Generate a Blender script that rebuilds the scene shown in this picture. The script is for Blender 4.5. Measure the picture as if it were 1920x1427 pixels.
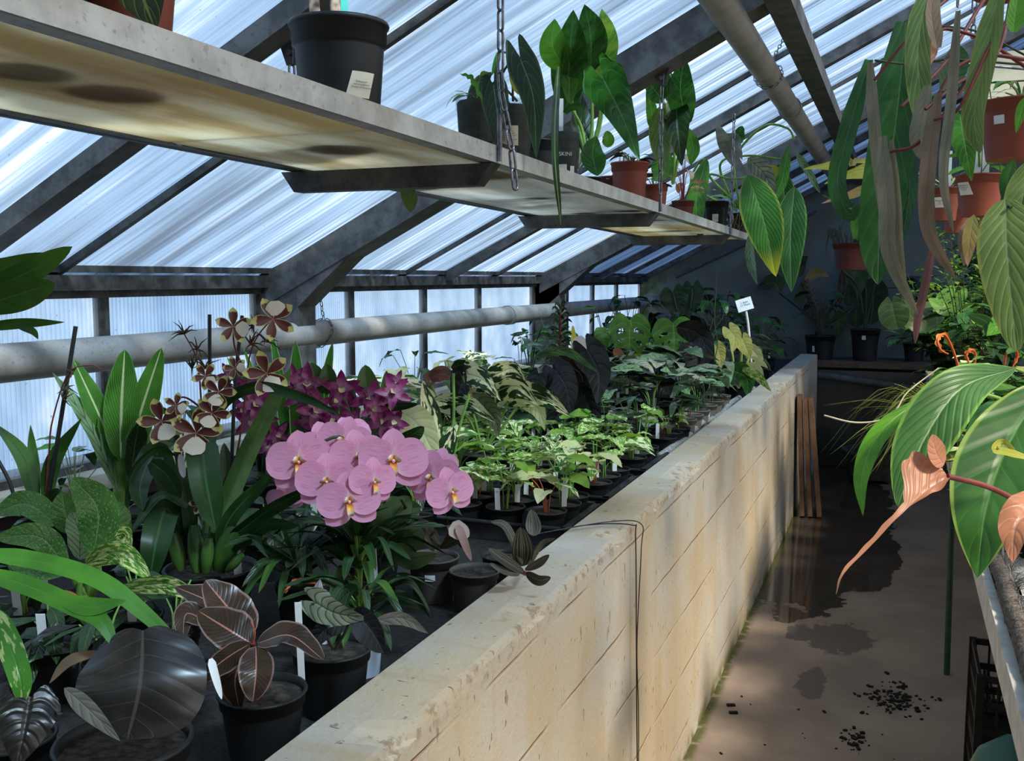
import bpy, math, random
from mathutils import Vector, Matrix, noise
R = math.radians
for o in list(bpy.data.objects): bpy.data.objects.remove(o, do_unlink=True)
scene = bpy.context.scene
COL = scene.collection
# ------------------------------------------------------------------ camera
F = 1850.0; HC = 1.55
PITCH = math.atan(193 / F); YAW = math.atan(730 * math.cos(PITCH) / F)
cd = bpy.data.cameras.new('camera'); cam = bpy.data.objects.new('camera', cd); COL.objects.link(cam)
cd.sensor_width = 36; cd.lens = 36 * F / 1920; cd.clip_start = 0.02; cd.clip_end = 200
cam.location = (0, 0, HC); cam.rotation_euler = (math.pi / 2 - PITCH, 0, YAW)
scene.camera = cam
# ------------------------------------------------------------------ world (cloudy pale sky) and sun
wd = bpy.data.worlds.new('sky'); scene.world = wd; wd.use_nodes = True
nt = wd.node_tree; nt.nodes.clear()
def wn(t, **k):
    n = nt.nodes.new(t)
    for a, b in k.items(): setattr(n, a, b)
    return n
tc = wn('ShaderNodeTexCoord'); mp = wn('ShaderNodeMapping'); nz = wn('ShaderNodeTexNoise'); rp = wn('ShaderNodeValToRGB')
bg = wn('ShaderNodeBackground'); ow = wn('ShaderNodeOutputWorld')
mp.inputs['Scale'].default_value = (1.2, 1.2, 2.0)
nz.inputs['Scale'].default_value = 2.2; nz.inputs['Detail'].default_value = 5
rp.color_ramp.elements[0].position = .36; rp.color_ramp.elements[0].color = (.56, .70, .86, 1)
rp.color_ramp.elements[1].position = .62; rp.color_ramp.elements[1].color = (1, 1, 1.0, 1)
bg.inputs['Strength'].default_value = 1.2
for a, b in ((tc.outputs['Generated'], mp.inputs[0]), (mp.outputs[0], nz.inputs['Vector']), (nz.outputs[0], rp.inputs[0]),
             (rp.outputs[0], bg.inputs[0]), (bg.outputs[0], ow.inputs[0])): nt.links.new(a, b)
sd = bpy.data.lights.new('sun', 'SUN'); sun = bpy.data.objects.new('sun', sd); COL.objects.link(sun)
sd.energy = 15.0; sd.angle = R(9); sd.color = (1, .90, .74)
SUNDIR = Vector((.62, -.28, .80)).normalized()
sun.rotation_euler = SUNDIR.to_track_quat('Z', 'Y').to_euler(); sun.location = (3, -2, 6)
vs = scene.view_settings
vs.view_transform = 'Standard'; vs.look = 'None'; vs.gamma = 1; vs.use_curve_mapping = False; vs.exposure = 0.4

# ------------------------------------------------------------------ measuring helpers
FW = Vector((-math.sin(YAW) * math.cos(PITCH), math.cos(YAW) * math.cos(PITCH), -math.sin(PITCH)))
RT = Vector((math.cos(YAW), math.sin(YAW), 0)); UP = RT.cross(FW); CP = Vector((0, 0, HC))
def ray(x, y): return FW + RT * ((x - 960) / F) + UP * ((713.5 - y) / F)
ROOF_N = Vector((-math.sin(math.radians(27)), 0, math.cos(math.radians(27))))
def at(x, y, d, keep=True):
    r = ray(x, y)
    if keep:       # nothing may poke through the roof sheets, the side windows or the far wall
        k = r.dot(ROOF_N)
        if k > 0: d = min(d, .965 * (Vector((-2.25, 0, 1.50)) - CP).dot(ROOF_N) / k)
        if r.x < 0: d = min(d, -2.16 / r.x)
        d = min(d, 8.86 / r.y)
    return CP + r * d
def on(x, y, ax, v):
    r = ray(x, y); return CP + r * ((v - CP[ax]) / r[ax])
def dep(p): return (Vector(p) - CP).dot(FW)

# ------------------------------------------------------------------ mesh helpers
class MB:
    def __init__(s): s.v = []; s.f = []; s.uv = []; s.sm = []
    def grid(s, rows, uvs=None, smooth=True, loop=False):
        n0 = len(s.v); R_ = len(rows); Cn = len(rows[0])
        for r in rows: s.v += [tuple(p) for p in r]
        for i in range(R_ - 1):
            for j in range(Cn if loop else Cn - 1):
                k = (j + 1) % Cn
                s.f.append((n0 + i * Cn + j, n0 + i * Cn + k, n0 + (i + 1) * Cn + k, n0 + (i + 1) * Cn + j))
                s.sm.append(smooth)
                if uvs: s.uv.append([uvs[i][j], uvs[i][k], uvs[i + 1][k], uvs[i + 1][j]])
                else: s.uv.append([(j / Cn, i / R_), ((j + 1) / Cn, i / R_), ((j + 1) / Cn, (i + 1) / R_), (j / Cn, (i + 1) / R_)])
        return s
    def poly(s, pts, smooth=False):
        n0 = len(s.v); s.v += [tuple(p) for p in pts]; s.f.append(tuple(range(n0, n0 + len(pts)))); s.sm.append(smooth)
        s.uv.append([(0, 0)] * len(pts)); return s
    def box(s, c, d, rot=None):
        n0 = len(s.v); c = Vector(c)
        q = [Vector((x * d[0] / 2, y * d[1] / 2, z * d[2] / 2)) for x in (-1, 1) for y in (-1, 1) for z in (-1, 1)]
        if rot is not None: q = [rot @ p for p in q]
        s.v += [tuple(c + p) for p in q]
        for f in ((0, 1, 3, 2), (4, 6, 7, 5), (0, 4, 5, 1), (2, 3, 7, 6), (0, 2, 6, 4), (1, 5, 7, 3)):
            s.f.append(tuple(n0 + i for i in f)); s.sm.append(False); s.uv.append([(0, 0), (1, 0), (1, 1), (0, 1)])
        return s
    def hexa(s, a, b):      # a, b: two rings of four points
        n0 = len(s.v); s.v += [tuple(p) for p in list(a) + list(b)]
        for f in ((0, 3, 2, 1), (4, 5, 6, 7), (0, 1, 5, 4), (1, 2, 6, 5), (2, 3, 7, 6), (3, 0, 4, 7)):
            s.f.append(tuple(n0 + i for i in f)); s.sm.append(False); s.uv.append([(0, 0), (1, 0), (1, 1), (0, 1)])
        return s
    def tube(s, pts, r0, r1=None, n=6, closed=False, caps=True):
        pts = [Vector(p) for p in pts]; r1 = r0 if r1 is None else r1
        rows = []; N = len(pts); prev = None
        for i, p in enumerate(pts):
            if closed: t = pts[(i + 1) % N] - pts[i - 1]
            else: t = pts[min(i + 1, N - 1)] - pts[max(i - 1, 0)]
            t = t.normalized() if t.length > 1e-9 else Vector((0, 0, 1))
            if prev is None:
                a = Vector((0, 0, 1)) if abs(t.z) < .9 else Vector((1, 0, 0)); prev = t.cross(a).normalized()
            x = (prev - t * prev.dot(t)); x = x.normalized() if x.length > 1e-6 else t.orthogonal().normalized(); prev = x; y = t.cross(x)
            r = r0 + (r1 - r0) * i / max(1, N - 1)
            rows.append([p + (x * math.cos(2 * math.pi * k / n) + y * math.sin(2 * math.pi * k / n)) * r for k in range(n)])
        if closed: rows.append(rows[0])
        s.grid(rows, loop=True)
        if caps and not closed: s.poly(rows[0][::-1]); s.poly(rows[-1])
        return s
    def lathe(s, prof, c=(0, 0, 0), n=24, cap0=False, cap1=False):
        c = Vector(c)
        rows = [[c + Vector((r * math.cos(2 * math.pi * k / n), r * math.sin(2 * math.pi * k / n), z)) for k in range(n)] for r, z in prof]
        s.grid(rows, loop=True)
        if cap0: s.poly(rows[0][::-1])
        if cap1: s.poly(rows[-1])
        return s
    def build(s, name, mat, parent=None):
        me = bpy.data.meshes.new(name); me.from_pydata(s.v, [], s.f)
        me.polygons.foreach_set('use_smooth', s.sm)
        ul = me.uv_layers.new(name='UVMap'); flat = [c for f in s.uv for p in f for c in p]
        if len(flat) == 2 * len(me.loops): ul.data.foreach_set('uv', flat)
        me.materials.append(mat); me.update()
        o = bpy.data.objects.new(name, me); COL.objects.link(o)
        if parent is not None: o.parent = parent
        return o
def tag(o, label=None, cat=None, group=None, kind=None):
    if label: o['label'] = label
    if cat: o['category'] = cat
    if group: o['group'] = group
    if kind: o['kind'] = kind
    return o
def empty(name, loc=(0, 0, 0), rz=0, label=None, cat=None, group=None, kind=None):
    o = bpy.data.objects.new(name, None); COL.objects.link(o); o.location = loc; o.rotation_euler = (0, 0, rz)
    o.empty_display_size = .05
    return tag(o, label, cat, group, kind)
def ctree(o, parent=None):
    c = o.copy(); COL.objects.link(c); c.parent = parent
    for ch in list(o.children): ctree(ch, c)
    return c
def curve(pts, n):          # Catmull-Rom through pts
    pts = [Vector(p) for p in pts]
    if len(pts) == 2: pts = [pts[0], (pts[0] + pts[1]) / 2, pts[1]]
    P = [pts[0] * 2 - pts[1]] + pts + [pts[-1] * 2 - pts[-2]]; out = []; m = len(pts) - 1
    for i in range(n):
        u = i / (n - 1) * m; k = min(int(u), m - 1); t = u - k; a, b, c, d = P[k:k + 4]
        out.append(.5 * ((2 * b) + (c - a) * t + (2 * a - 5 * b + 4 * c - d) * t * t + (3 * b - a - 3 * c + d) * t ** 3))
    return out

# ------------------------------------------------------------------ materials
MATS = {}
class NT:
    def __init__(s, name):
        s.m = bpy.data.materials.new(name); s.m.use_nodes = True; s.t = s.m.node_tree; s.t.nodes.clear()
        s.out = s.n('ShaderNodeOutputMaterial')
    def n(s, t, **k):
        n = s.t.nodes.new(t)
        for a, b in k.items(): setattr(n, a, b)
        return n
    def l(s, a, b): s.t.links.new(a, b)
    def set(s, inp, v):
        if hasattr(v, 'is_linked') or isinstance(v, bpy.types.NodeSocket): s.l(v, inp)
        else: inp.default_value = v
    def math(s, op, a, b=None, clamp=False):
        n = s.n('ShaderNodeMath', operation=op, use_clamp=clamp); s.set(n.inputs[0], a)
        if b is not None: s.set(n.inputs[1], b)
        return n.outputs[0]
    def step(s, x, a, b):      # smooth 0..1 from a to b
        n = s.n('ShaderNodeMapRange', interpolation_type='SMOOTHSTEP'); s.set(n.inputs[0], x); n.inputs[1].default_value = a; n.inputs[2].default_value = b
        return n.outputs[0]
    def mix(s, f, a, b, mode='MIX'):
        n = s.n('ShaderNodeMix', data_type='RGBA', blend_type=mode); s.set(n.inputs[0], f)
        for i, v in ((6, a), (7, b)):
            if isinstance(v, bpy.types.NodeSocket): s.l(v, n.inputs[i])
            else: n.inputs[i].default_value = tuple(v)[:3] + (1,)
        return n.outputs[2]
    def noise(s, vec, scale, detail=3, rough=.5, out=0):
        n = s.n('ShaderNodeTexNoise'); n.inputs['Scale'].default_value = scale; n.inputs['Detail'].default_value = detail
        n.inputs['Roughness'].default_value = rough
        if vec is not None: s.l(vec, n.inputs['Vector'])
        return n.outputs[out]
    def coord(s, which='Object', scale=None, rot=None):
        c = s.n('ShaderNodeTexCoord').outputs[which]
        if scale or rot:
            m = s.n('ShaderNodeMapping'); s.l(c, m.inputs[0])
            if scale: m.inputs['Scale'].default_value = scale
            if rot: m.inputs['Rotation'].default_value = rot
            c = m.outputs[0]
        return c
    def prin(s, color, rough=.5, metal=0, bump=None, bs=.2, bd=.01, spec=None, **k):
        p = s.n('ShaderNodeBsdfPrincipled')
        if isinstance(color, bpy.types.NodeSocket): s.l(color, p.inputs['Base Color'])
        else: p.inputs['Base Color'].default_value = tuple(color)[:3] + (1,)
        s.set(p.inputs['Roughness'], rough); p.inputs['Metallic'].default_value = metal
        if spec is not None: s.set(p.inputs['Specular IOR Level'], spec)
        if bump is not None:
            b = s.n('ShaderNodeBump'); b.inputs['Strength'].default_value = bs; b.inputs['Distance'].default_value = bd
            s.l(bump, b.inputs['Height']); s.l(b.outputs[0], p.inputs['Normal'])
        return p.outputs[0]
    def done(s, sh): s.l(sh, s.out.inputs[0]); return s.m
def simple(name, color, rough=.5, metal=0, var=.25, scale=20, bs=.1, spec=.3):
    if name in MATS: return MATS[name]
    t = NT(name); c = t.coord(); nz_ = t.noise(c, scale)
    dark = [x * (1 - var) for x in color]; lite = [min(1, x * (1 + var)) for x in color]
    MATS[name] = t.done(t.prin(t.mix(t.step(nz_, .3, .7), dark, lite), rough, metal, bump=nz_, bs=bs, bd=.004, spec=spec)); return MATS[name]

def leafmat(name, base, dark=None, rib=None, vein=None, nv=9, slant=.6, varieg=None, vth=.5, vscale=6, edge=None, rough=.38,
            trans=.28, ribw=.02, veinw=.1, back=None, spots=None, spec=.35, tip=None, bump=.25, stripes=None):
    if name in MATS: return MATS[name]
    t = NT(name); dark = dark or [x * .55 for x in base]
    warm = lambda c: tuple(min(.9, x * k) for x, k in zip(c, (1.28, 1.14, .82))) if c else c
    base, dark, varieg, vein = warm(base), warm(dark), warm(varieg), warm(vein)
    uv = t.n('ShaderNodeUVMap').outputs[0]; sp = t.n('ShaderNodeSeparateXYZ'); t.l(uv, sp.inputs[0]); U, V = sp.outputs[0], sp.outputs[1]
    au = t.math('MULTIPLY', t.math('ABSOLUTE', t.math('SUBTRACT', U, .5)), 2)     # 0 midrib, 1 edge
    oc = t.coord('Object'); inf = t.n('ShaderNodeObjectInfo').outputs['Random']
    col = t.mix(t.step(t.noise(oc, 14), .35, .65), dark, base)
    # per object brightness
    if varieg:
        uvm = t.n('ShaderNodeVectorMath', operation='ADD'); t.l(uv, uvm.inputs[0])
        cx = t.n('ShaderNodeCombineXYZ'); 
        for k in range(3): t.l(t.math('MULTIPLY', inf, 7 + k * 5), cx.inputs[k])
        t.l(cx.outputs[0], uvm.inputs[1])
        nn = t.noise(uvm.outputs[0], vscale, 3, .6)
        col = t.mix(t.step(nn, vth - .02, vth + .02), col, varieg)
    if spots:
        vo = t.n('ShaderNodeTexVoronoi'); vo.inputs['Scale'].default_value = 26; t.l(uv, vo.inputs['Vector'])
        col = t.mix(t.step(vo.outputs[0], .32, .22), col, spots)
    ph = t.math('SUBTRACT', t.math('MULTIPLY', V, nv), t.math('MULTIPLY', au, slant * nv * .35))
    tri = t.math('ABSOLUTE', t.math('SUBTRACT', t.math('FRACT', ph), .5))      # 0 at vein
    if stripes:
        st = t.math('ABSOLUTE', t.math('SUBTRACT', t.math('FRACT', t.math('MULTIPLY', au, 3.0)), .5))
        col = t.mix(t.step(st, .05, .02), col, stripes)
    if vein: col = t.mix(t.math('MULTIPLY', t.step(tri, veinw, veinw * .3), .85), col, vein)
    if rib: col = t.mix(t.step(au, ribw * 2, ribw * .8), col, rib)
    if edge: col = t.mix(t.step(au, .86, .93), col, edge)
    if tip: col = t.mix(t.step(V, .72, .98), col, tip)
    if back:
        g = t.n('ShaderNodeNewGeometry').outputs['Backfacing']; col = t.mix(g, col, back)
    h = t.math('ADD', t.math('MULTIPLY', t.step(tri, .0, .3), .6), t.step(au, 0, .15))
    p = t.prin(col, rough, 0, bump=h, bs=bump, bd=.006, spec=spec)
    tr = t.n('ShaderNodeBsdfTranslucent'); t.l(col, tr.inputs[0])
    ms = t.n('ShaderNodeMixShader'); ms.inputs[0].default_value = trans; t.l(p, ms.inputs[1]); t.l(tr.outputs[0], ms.inputs[2])
    MATS[name] = t.done(ms.outputs[0]); return MATS[name]

# concrete of the bench wall: cream render over blocks, stains, pits, mortar lines
def wall_mat():
    t = NT('bench_render'); c = t.coord('Object')
    big = t.noise(c, 1.7, 4, .6); fine = t.noise(c, 60, 4, .7); strk = t.noise(t.coord('Object', (1, 9, .8)), 1.3, 4, .6)
    col = t.mix(t.step(big, .36, .64), (.46, .37, .25), (.47, .44, .38))
    col = t.mix(t.math('MULTIPLY', t.step(strk, .52, .72), .45), col, (.42, .29, .14))
    col = t.mix(t.math('MULTIPLY', t.step(fine, .6, .75), .35), col, (.35, .27, .18))
    pit = t.noise(t.coord('Object', (30, 70, 24)), 1.2, 2, .5); pm = t.step(pit, .70, .75)
    col = t.mix(t.math('MULTIPLY', pm, .7), col, (.16, .12, .08))
    sp = t.n('ShaderNodeSeparateXYZ'); t.l(c, sp.inputs[0]); wob = t.math('MULTIPLY', t.math('SUBTRACT', t.noise(c, 5), .5), .012)
    ln = t.math('ABSOLUTE', t.math('SUBTRACT', t.math('FRACT', t.math('DIVIDE', t.math('ADD', sp.outputs[2], wob), .195)), .5))
    row = t.math('FLOOR', t.math('DIVIDE', sp.outputs[2], .195))
    lv = t.math('ABSOLUTE', t.math('SUBTRACT', t.math('FRACT', t.math('ADD', t.math('DIVIDE', sp.outputs[1], .49), t.math('MULTIPLY', row, .5))), .5))
    lm = t.math('MAXIMUM', t.step(ln, .024, .008), t.math('MULTIPLY', t.step(lv, .006, .002), .18))
    lm = t.math('MULTIPLY', lm, t.step(t.noise(c, 3.3), .40, .62))
    col = t.mix(t.math('MULTIPLY', lm, .75), col, (.38, .22, .10))
    rimz = t.math('MULTIPLY', t.step(sp.outputs[2], .875, .918), t.step(sp.outputs[2], .931, .925)); col = t.mix(t.math('MULTIPLY', rimz, t.step(t.noise(t.coord('Object', (1, 1, 1)), 34, 4, .7), .50, .62)), col, (.30, .22, .14))
    pt = t.step(t.noise(t.coord('Object', (40, 26, 12)), 1.0, 3, .6), .66, .70); col = t.mix(t.math('MULTIPLY', t.math('MULTIPLY', pt, t.step(sp.outputs[2], .45, .9)), .75), col, (.20, .14, .09))
    low = t.step(sp.outputs[2], .075, .0); col = t.mix(t.math('MULTIPLY', low, t.step(t.noise(c, 9), .35, .6)), col, (.14, .13, .03))
    h = t.math('SUBTRACT', t.math('SUBTRACT', t.math('MULTIPLY', fine, .5), pm), lm)
    return t.done(t.prin(col, .85, 0, bump=h, bs=.8, bd=.006))
def floor_mat():
    t = NT('aisle_concrete'); c = t.coord('Object'); sp = t.n('ShaderNodeSeparateXYZ'); t.l(c, sp.inputs[0]); X, Y = sp.outputs[0], sp.outputs[1]
    big = t.noise(c, 2.2, 4, .6); fine = t.noise(c, 70, 4, .7)
    col = t.mix(t.step(big, .3, .7), (.215, .165, .13), (.33, .255, .20))
    col = t.mix(t.math('MULTIPLY', t.step(fine, .55, .72), .4), col, (.16, .12, .10))
    w = t.math('MULTIPLY', t.math('SUBTRACT', t.noise(c, 4.5, 4, .65), .5), .62)
    w2 = t.math('MULTIPLY', t.math('SUBTRACT', t.noise(c, 15, 5, .7), .5), .95)
    def blob(cx, cy, rx, ry, k=1):
        a = t.math('DIVIDE', t.math('SUBTRACT', X, cx), rx); b = t.math('DIVIDE', t.math('SUBTRACT', Y, cy), ry)
        return t.math('ADD', t.math('SQRT', t.math('ADD', t.math('MULTIPLY', a, a), t.math('MULTIPLY', b, b))), w if k == 1 else t.math('MULTIPLY', w2, k))
    pud = t.math('MAXIMUM', t.step(blob(-.42, 6.65, .44, 2.1), 1.0, .97), t.step(blob(-.16, 5.75, .22, .75), 1, .95))
    damp = t.math('MAXIMUM', t.math('MAXIMUM', t.step(blob(-.19, 4.36, .14, .20, 1.6), 1.0, .9), t.step(blob(-.265, 3.82, .055, .16, 1.8), 1, .9)), t.step(blob(-.36, 4.36, .06, .12, 1.6), 1, .9))
    col = t.mix(t.math('MULTIPLY', damp, .8), col, (.09, .075, .065))
    col = t.mix(t.math('MULTIPLY', pud, .82), col, (.022, .017, .012))
    moss = t.math('MULTIPLY', t.step(t.math('ADD', X, t.math('MULTIPLY', w, .06)), -.555, -.588), t.step(t.noise(c, 22), .3, .5))
    col = t.mix(moss, col, (.07, .075, .015))
    rough = t.math('SUBTRACT', .8, t.math('MULTIPLY', pud, .74))
    return t.done(t.prin(col, rough, 0, bump=t.math('MULTIPLY', fine, t.math('SUBTRACT', 1, pud)), bs=.25, bd=.003))
def steel_mat(name, a, b, rough=.55, metal=.35, scale=14):
    t = NT(name); c = t.coord('Object'); n1 = t.noise(c, scale, 5, .65); n2 = t.noise(c, 90, 2)
    col = t.mix(t.step(n1, .35, .65), a, b); col = t.mix(t.math('MULTIPLY', t.step(n2, .62, .7), .3), col, (.02, .018, .015))
    return t.done(t.prin(col, rough, metal, bump=n2, bs=.08, bd=.002))
def glaze_mat(name, c_lo, c_mid, c_hi, stretch, rot, diff=.18, ribs=None, dirt=True):
    t = NT(name); c = t.coord('Object', stretch, rot)
    n1 = t.noise(c, 1.0, 3, .55); n2 = t.noise(c, 3.3, 2, .5); n3 = t.noise(c, 11, 1, .5); v = t.math('ADD', t.math('ADD', t.math('MULTIPLY', n1, .5), t.math('MULTIPLY', n2, .32)), t.math('MULTIPLY', n3, .18))
    col = t.mix(t.step(v, .36, .52), c_lo, c_mid); col = t.mix(t.step(v, .51, .64), col, c_hi)
    if ribs:
        sp = t.n('ShaderNodeSeparateXYZ'); t.l(t.coord('Object'), sp.inputs[0])
        r = t.math('ABSOLUTE', t.math('SUBTRACT', t.math('FRACT', t.math('DIVIDE', sp.outputs[1], ribs)), .5))
        col = t.mix(t.math('MULTIPLY', t.step(r, .14, .04), .5), col, (1, 1, 1)); col = t.mix(t.math('MULTIPLY', t.step(r, .4, .5), .22), col, (.2, .3, .42))
    if dirt:
        d = t.step(t.noise(t.coord('Object'), 60, 2), .73, .77); col = t.mix(t.math('MULTIPLY', d, .6), col, (.06, .05, .04))
    tr = t.n('ShaderNodeBsdfTransparent'); t.l(col, tr.inputs[0])
    tl = t.n('ShaderNodeBsdfTranslucent'); t.l(t.mix(.5, col, (.9, .95, 1)), tl.inputs[0])
    ms = t.n('ShaderNodeMixShader'); ms.inputs[0].default_value = diff; t.l(tr.outputs[0], ms.inputs[1]); t.l(tl.outputs[0], ms.inputs[2])
    gl = t.n('ShaderNodeBsdfGlossy'); gl.inputs['Roughness'].default_value = .25
    m2 = t.n('ShaderNodeMixShader'); m2.inputs[0].default_value = .03; t.l(ms.outputs[0], m2.inputs[1]); t.l(gl.outputs[0], m2.inputs[2])
    return t.done(m2.outputs[0])
M = MATS
M['wall'] = wall_mat(); M['floor'] = floor_mat()
M['steel'] = steel_mat('weathered_steel', (.065, .062, .06), (.14, .133, .13))
M['steel_dark'] = steel_mat('dark_glazing_bar', (.03, .028, .026), (.09, .085, .08))
M['alu'] = steel_mat('dull_aluminium', (.36, .34, .31), (.50, .48, .44), .5, .4)
M['pipe'] = steel_mat('heating_pipe_paint', (.21, .195, .18), (.31, .29, .27), .5, .0, 6)
M['chain'] = steel_mat('chain_steel', (.10, .10, .12), (.24, .24, .27), .35, .8, 40)
M['wood_grey'] = steel_mat('weathered_wood', (.20, .16, .12), (.34, .29, .23), .8, 0, 9)
TH = R(27)
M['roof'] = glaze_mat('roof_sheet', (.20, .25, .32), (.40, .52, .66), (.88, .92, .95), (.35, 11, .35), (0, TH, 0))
M['roof_dark'] = glaze_mat('roof_sheet_shaded', (.03, .07, .14), (.07, .14, .27), (.25, .36, .5), (.35, 9, .35), (0, TH, 0))  # shaded sky beyond the far bays, painted into the sheet colour
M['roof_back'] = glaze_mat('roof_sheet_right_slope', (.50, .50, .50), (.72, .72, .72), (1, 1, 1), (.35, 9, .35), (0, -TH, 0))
M['pane'] = glaze_mat('side_pane', (.44, .56, .68), (.58, .70, .82), (.80, .86, .9), (1, 2.0, 1.2), (0, 0, 0), ribs=.0165)
def plaster(name, a, b, moss=False):
    t = NT(name); c = t.coord('Object'); n1 = t.noise(c, 1.5, 5, .6); n2 = t.noise(c, 45, 3)
    col = t.mix(t.step(n1, .35, .65), a, b)
    if moss:
        sp = t.n('ShaderNodeSeparateXYZ'); t.l(c, sp.inputs[0])
        k = t.math('MULTIPLY', t.step(sp.outputs[0], -1.75, -2.25), t.step(t.noise(c, 7, 4), .42, .6)); col = t.mix(k, col, (.05, .10, .03))
    return t.done(t.prin(col, .9, 0, bump=n2, bs=.2, bd=.004))
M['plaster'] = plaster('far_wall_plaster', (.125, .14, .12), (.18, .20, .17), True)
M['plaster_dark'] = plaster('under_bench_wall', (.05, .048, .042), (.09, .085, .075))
M['sill'] = plaster('sill_concrete', (.20, .18, .15), (.34, .31, .26))
M['fabric'] = simple('bench_fabric', (.022, .02, .019), .8, 0, .4, 120, .4)

# ------------------------------------------------------------------ the setting
XL = -2.25; XR = 4.85; ZE = 1.55; YN = -1.6; YF = 9.0; XRIDGE = 1.3
def rz(x): return ZE + (x - XL) * math.tan(TH) if x < XRIDGE else ZE + (XR - x) * math.tan(TH)
def S(name, mb, m, parent=None):
    o = mb.build(name, m, parent)
    if parent is None: o['kind'] = 'structure'
    return o
S('floor', MB().box((1.3, (YN + YF) / 2, -.05), (XR - XL + .5, YF - YN + .4, .1)), M['floor'])
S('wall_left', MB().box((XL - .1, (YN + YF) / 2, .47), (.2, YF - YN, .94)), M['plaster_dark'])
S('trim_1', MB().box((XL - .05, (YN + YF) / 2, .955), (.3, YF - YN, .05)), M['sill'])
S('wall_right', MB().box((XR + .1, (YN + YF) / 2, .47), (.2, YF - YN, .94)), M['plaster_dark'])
gab = MB()
def gable(mb, y0, y1, x0, x1, zb=0):
    xs = sorted({x0, x1} | ({XRIDGE} if x0 < XRIDGE < x1 else set()))
    for a, b in zip(xs, xs[1:]):
        mb.hexa([(a, y0, zb), (b, y0, zb), (b, y0, rz(b)), (a, y0, rz(a))], [(a, y1, zb), (b, y1, zb), (b, y1, rz(b)), (a, y1, rz(a))])
gable(gab, YF, YF + .15, XL, XR)
S('wall_far', gab, M['plaster'])
# pale boards closing the upper part of the frame at the second portal, right of the aisle
bd = MB()
zz = 2.27
while zz < 2.75:
    bd.box(((.40 + 2.7) / 2, 6.05, zz + .08), (2.3, .022, .155)); zz += .165
bd.box((1.55, 6.06, 2.25), (2.3, .05, .04))
S('trim_2', bd, simple('pale_boards', (.80, .68, .46), .7, 0, .12, 5))
nb = MB(); gable(nb, YN - .15, YN, XL, XR); S('wall_near', nb, M['plaster'])
# windows of the left side
def window(i, y0, y1):
    w = empty('window_%d' % i, (XL, (y0 + y1) / 2, .98), kind='structure')
    W_ = y1 - y0
    MB().box((0, 0, .265), (.012, W_ - .03, .53)).build('pane', M['pane'], w)
    f = MB(); f.box((0, -W_ / 2 + .009, .265), (.03, .018, .53)); f.box((0, W_ / 2 - .009, .265), (.03, .018, .53))
    f.box((.006, 0, .525), (.05, W_, .03)); f.box((0, 0, .012), (.05, W_, .024)); f.build('window_frame', M['steel_dark'], w)
ys = [-1.6, -.5, .55, 1.5, 2.33, 3.1, 3.78, 4.5, 5.2, 6.1, 6.8, 7.45, 8.15, 8.97]
for i, (a, b) in enumerate(zip(ys, ys[1:])): window(i + 1, a, b)
wr = empty('window_20', (XR, (YN + YF) / 2, .98), kind='structure')
MB().box((0, 0, .28), (.012, YF - YN, .56)).build('pane', M['pane'], wr)
# posts, eave beam
st = empty('trim_3', (0, 0, 0), kind='structure')
def steel_member(name, mb, m=None): return mb.build(name, m or M['steel'], st)
e = MB(); e.box((XL + .03, (YN + YF) / 2, 1.535), (.07, YF - YN, .045)); e.box((XL + .02, (YN + YF) / 2, 1.575), (.1, YF - YN, .02)); steel_member('eave_beam', e, M['steel_dark'])
e = MB(); e.box((XR - .03, (YN + YF) / 2, 1.53), (.07, YF - YN, .06)); steel_member('eave_beam', e, M['steel_dark'])
def slope_bar(y, w, h, x0=XL, x1=XRIDGE, drop=0.0, left=True):
    s = math.tan(TH); mb = MB()
    if left: P = [(x0, rz(x0)), (x1, rz(x1))]
    else: P = [(XRIDGE, rz(XRIDGE)), (XR, ZE)]
    (xa, za), (xb, zb) = P
    mb.hexa([(xa, y - w / 2, za - drop - h), (xa, y + w / 2, za - drop - h), (xa, y + w / 2, za - drop), (xa, y - w / 2, za - drop)],
            [(xb, y - w / 2, zb - drop - h), (xb, y + w / 2, zb - drop - h), (xb, y + w / 2, zb - drop), (xb, y - w / 2, zb - drop)])
    return mb
for y in (.16, 3.16, 6.16):
    mb = slope_bar(y, .13, .115, XL + .05, XRIDGE, .012)
    # haunch and post
    mb.box((XL + .10, y, .76), (.17, .12, 1.52))
    mb.hexa([(XL + .02, y - .06, 1.30), (XL + .02, y + .06, 1.30), (XL + .02, y + .06, 1.56), (XL + .02, y - .06, 1.56)],
            [(XL + .44, y - .06, 1.66), (XL + .44, y + .06, 1.66), (XL + .44, y + .06, 1.74), (XL + .44, y - .06, 1.74)])
    steel_member('portal_frame', mb)
    steel_member('rafter', slope_bar(y, .13, .115, left=False))
for y, w, h in ((-1.0, .05, .05), (1.0, .05, .05), (1.76, .062, .05), (2.12, .02, .022), (4.2, .02, .02), (4.66, .06, .05), (5.36, .02, .02), (7.45, .055, .05), (8.25, .03, .03), (8.95, .05, .05)):
    steel_member('glazing_bar', slope_bar(y, w, h), M['steel_dark'] if w < .05 else M['steel'])
    steel_member('glazing_bar', slope_bar(y, w, h, left=False), M['steel_dark'])
for xx, w, h in ((-.36, .075, .06),):
    z = rz(xx) - .115; steel_member('purlin', MB().box((xx, (YN + YF) / 2, z - h / 2), (w, YF - YN, h)).box((xx, (YN + YF) / 2, z + .04), (.012, YF - YN, .08)))
steel_member('ridge_beam', MB().box((XRIDGE, (YN + YF) / 2, rz(XRIDGE) - .06), (.1, YF - YN, .12)))
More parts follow.
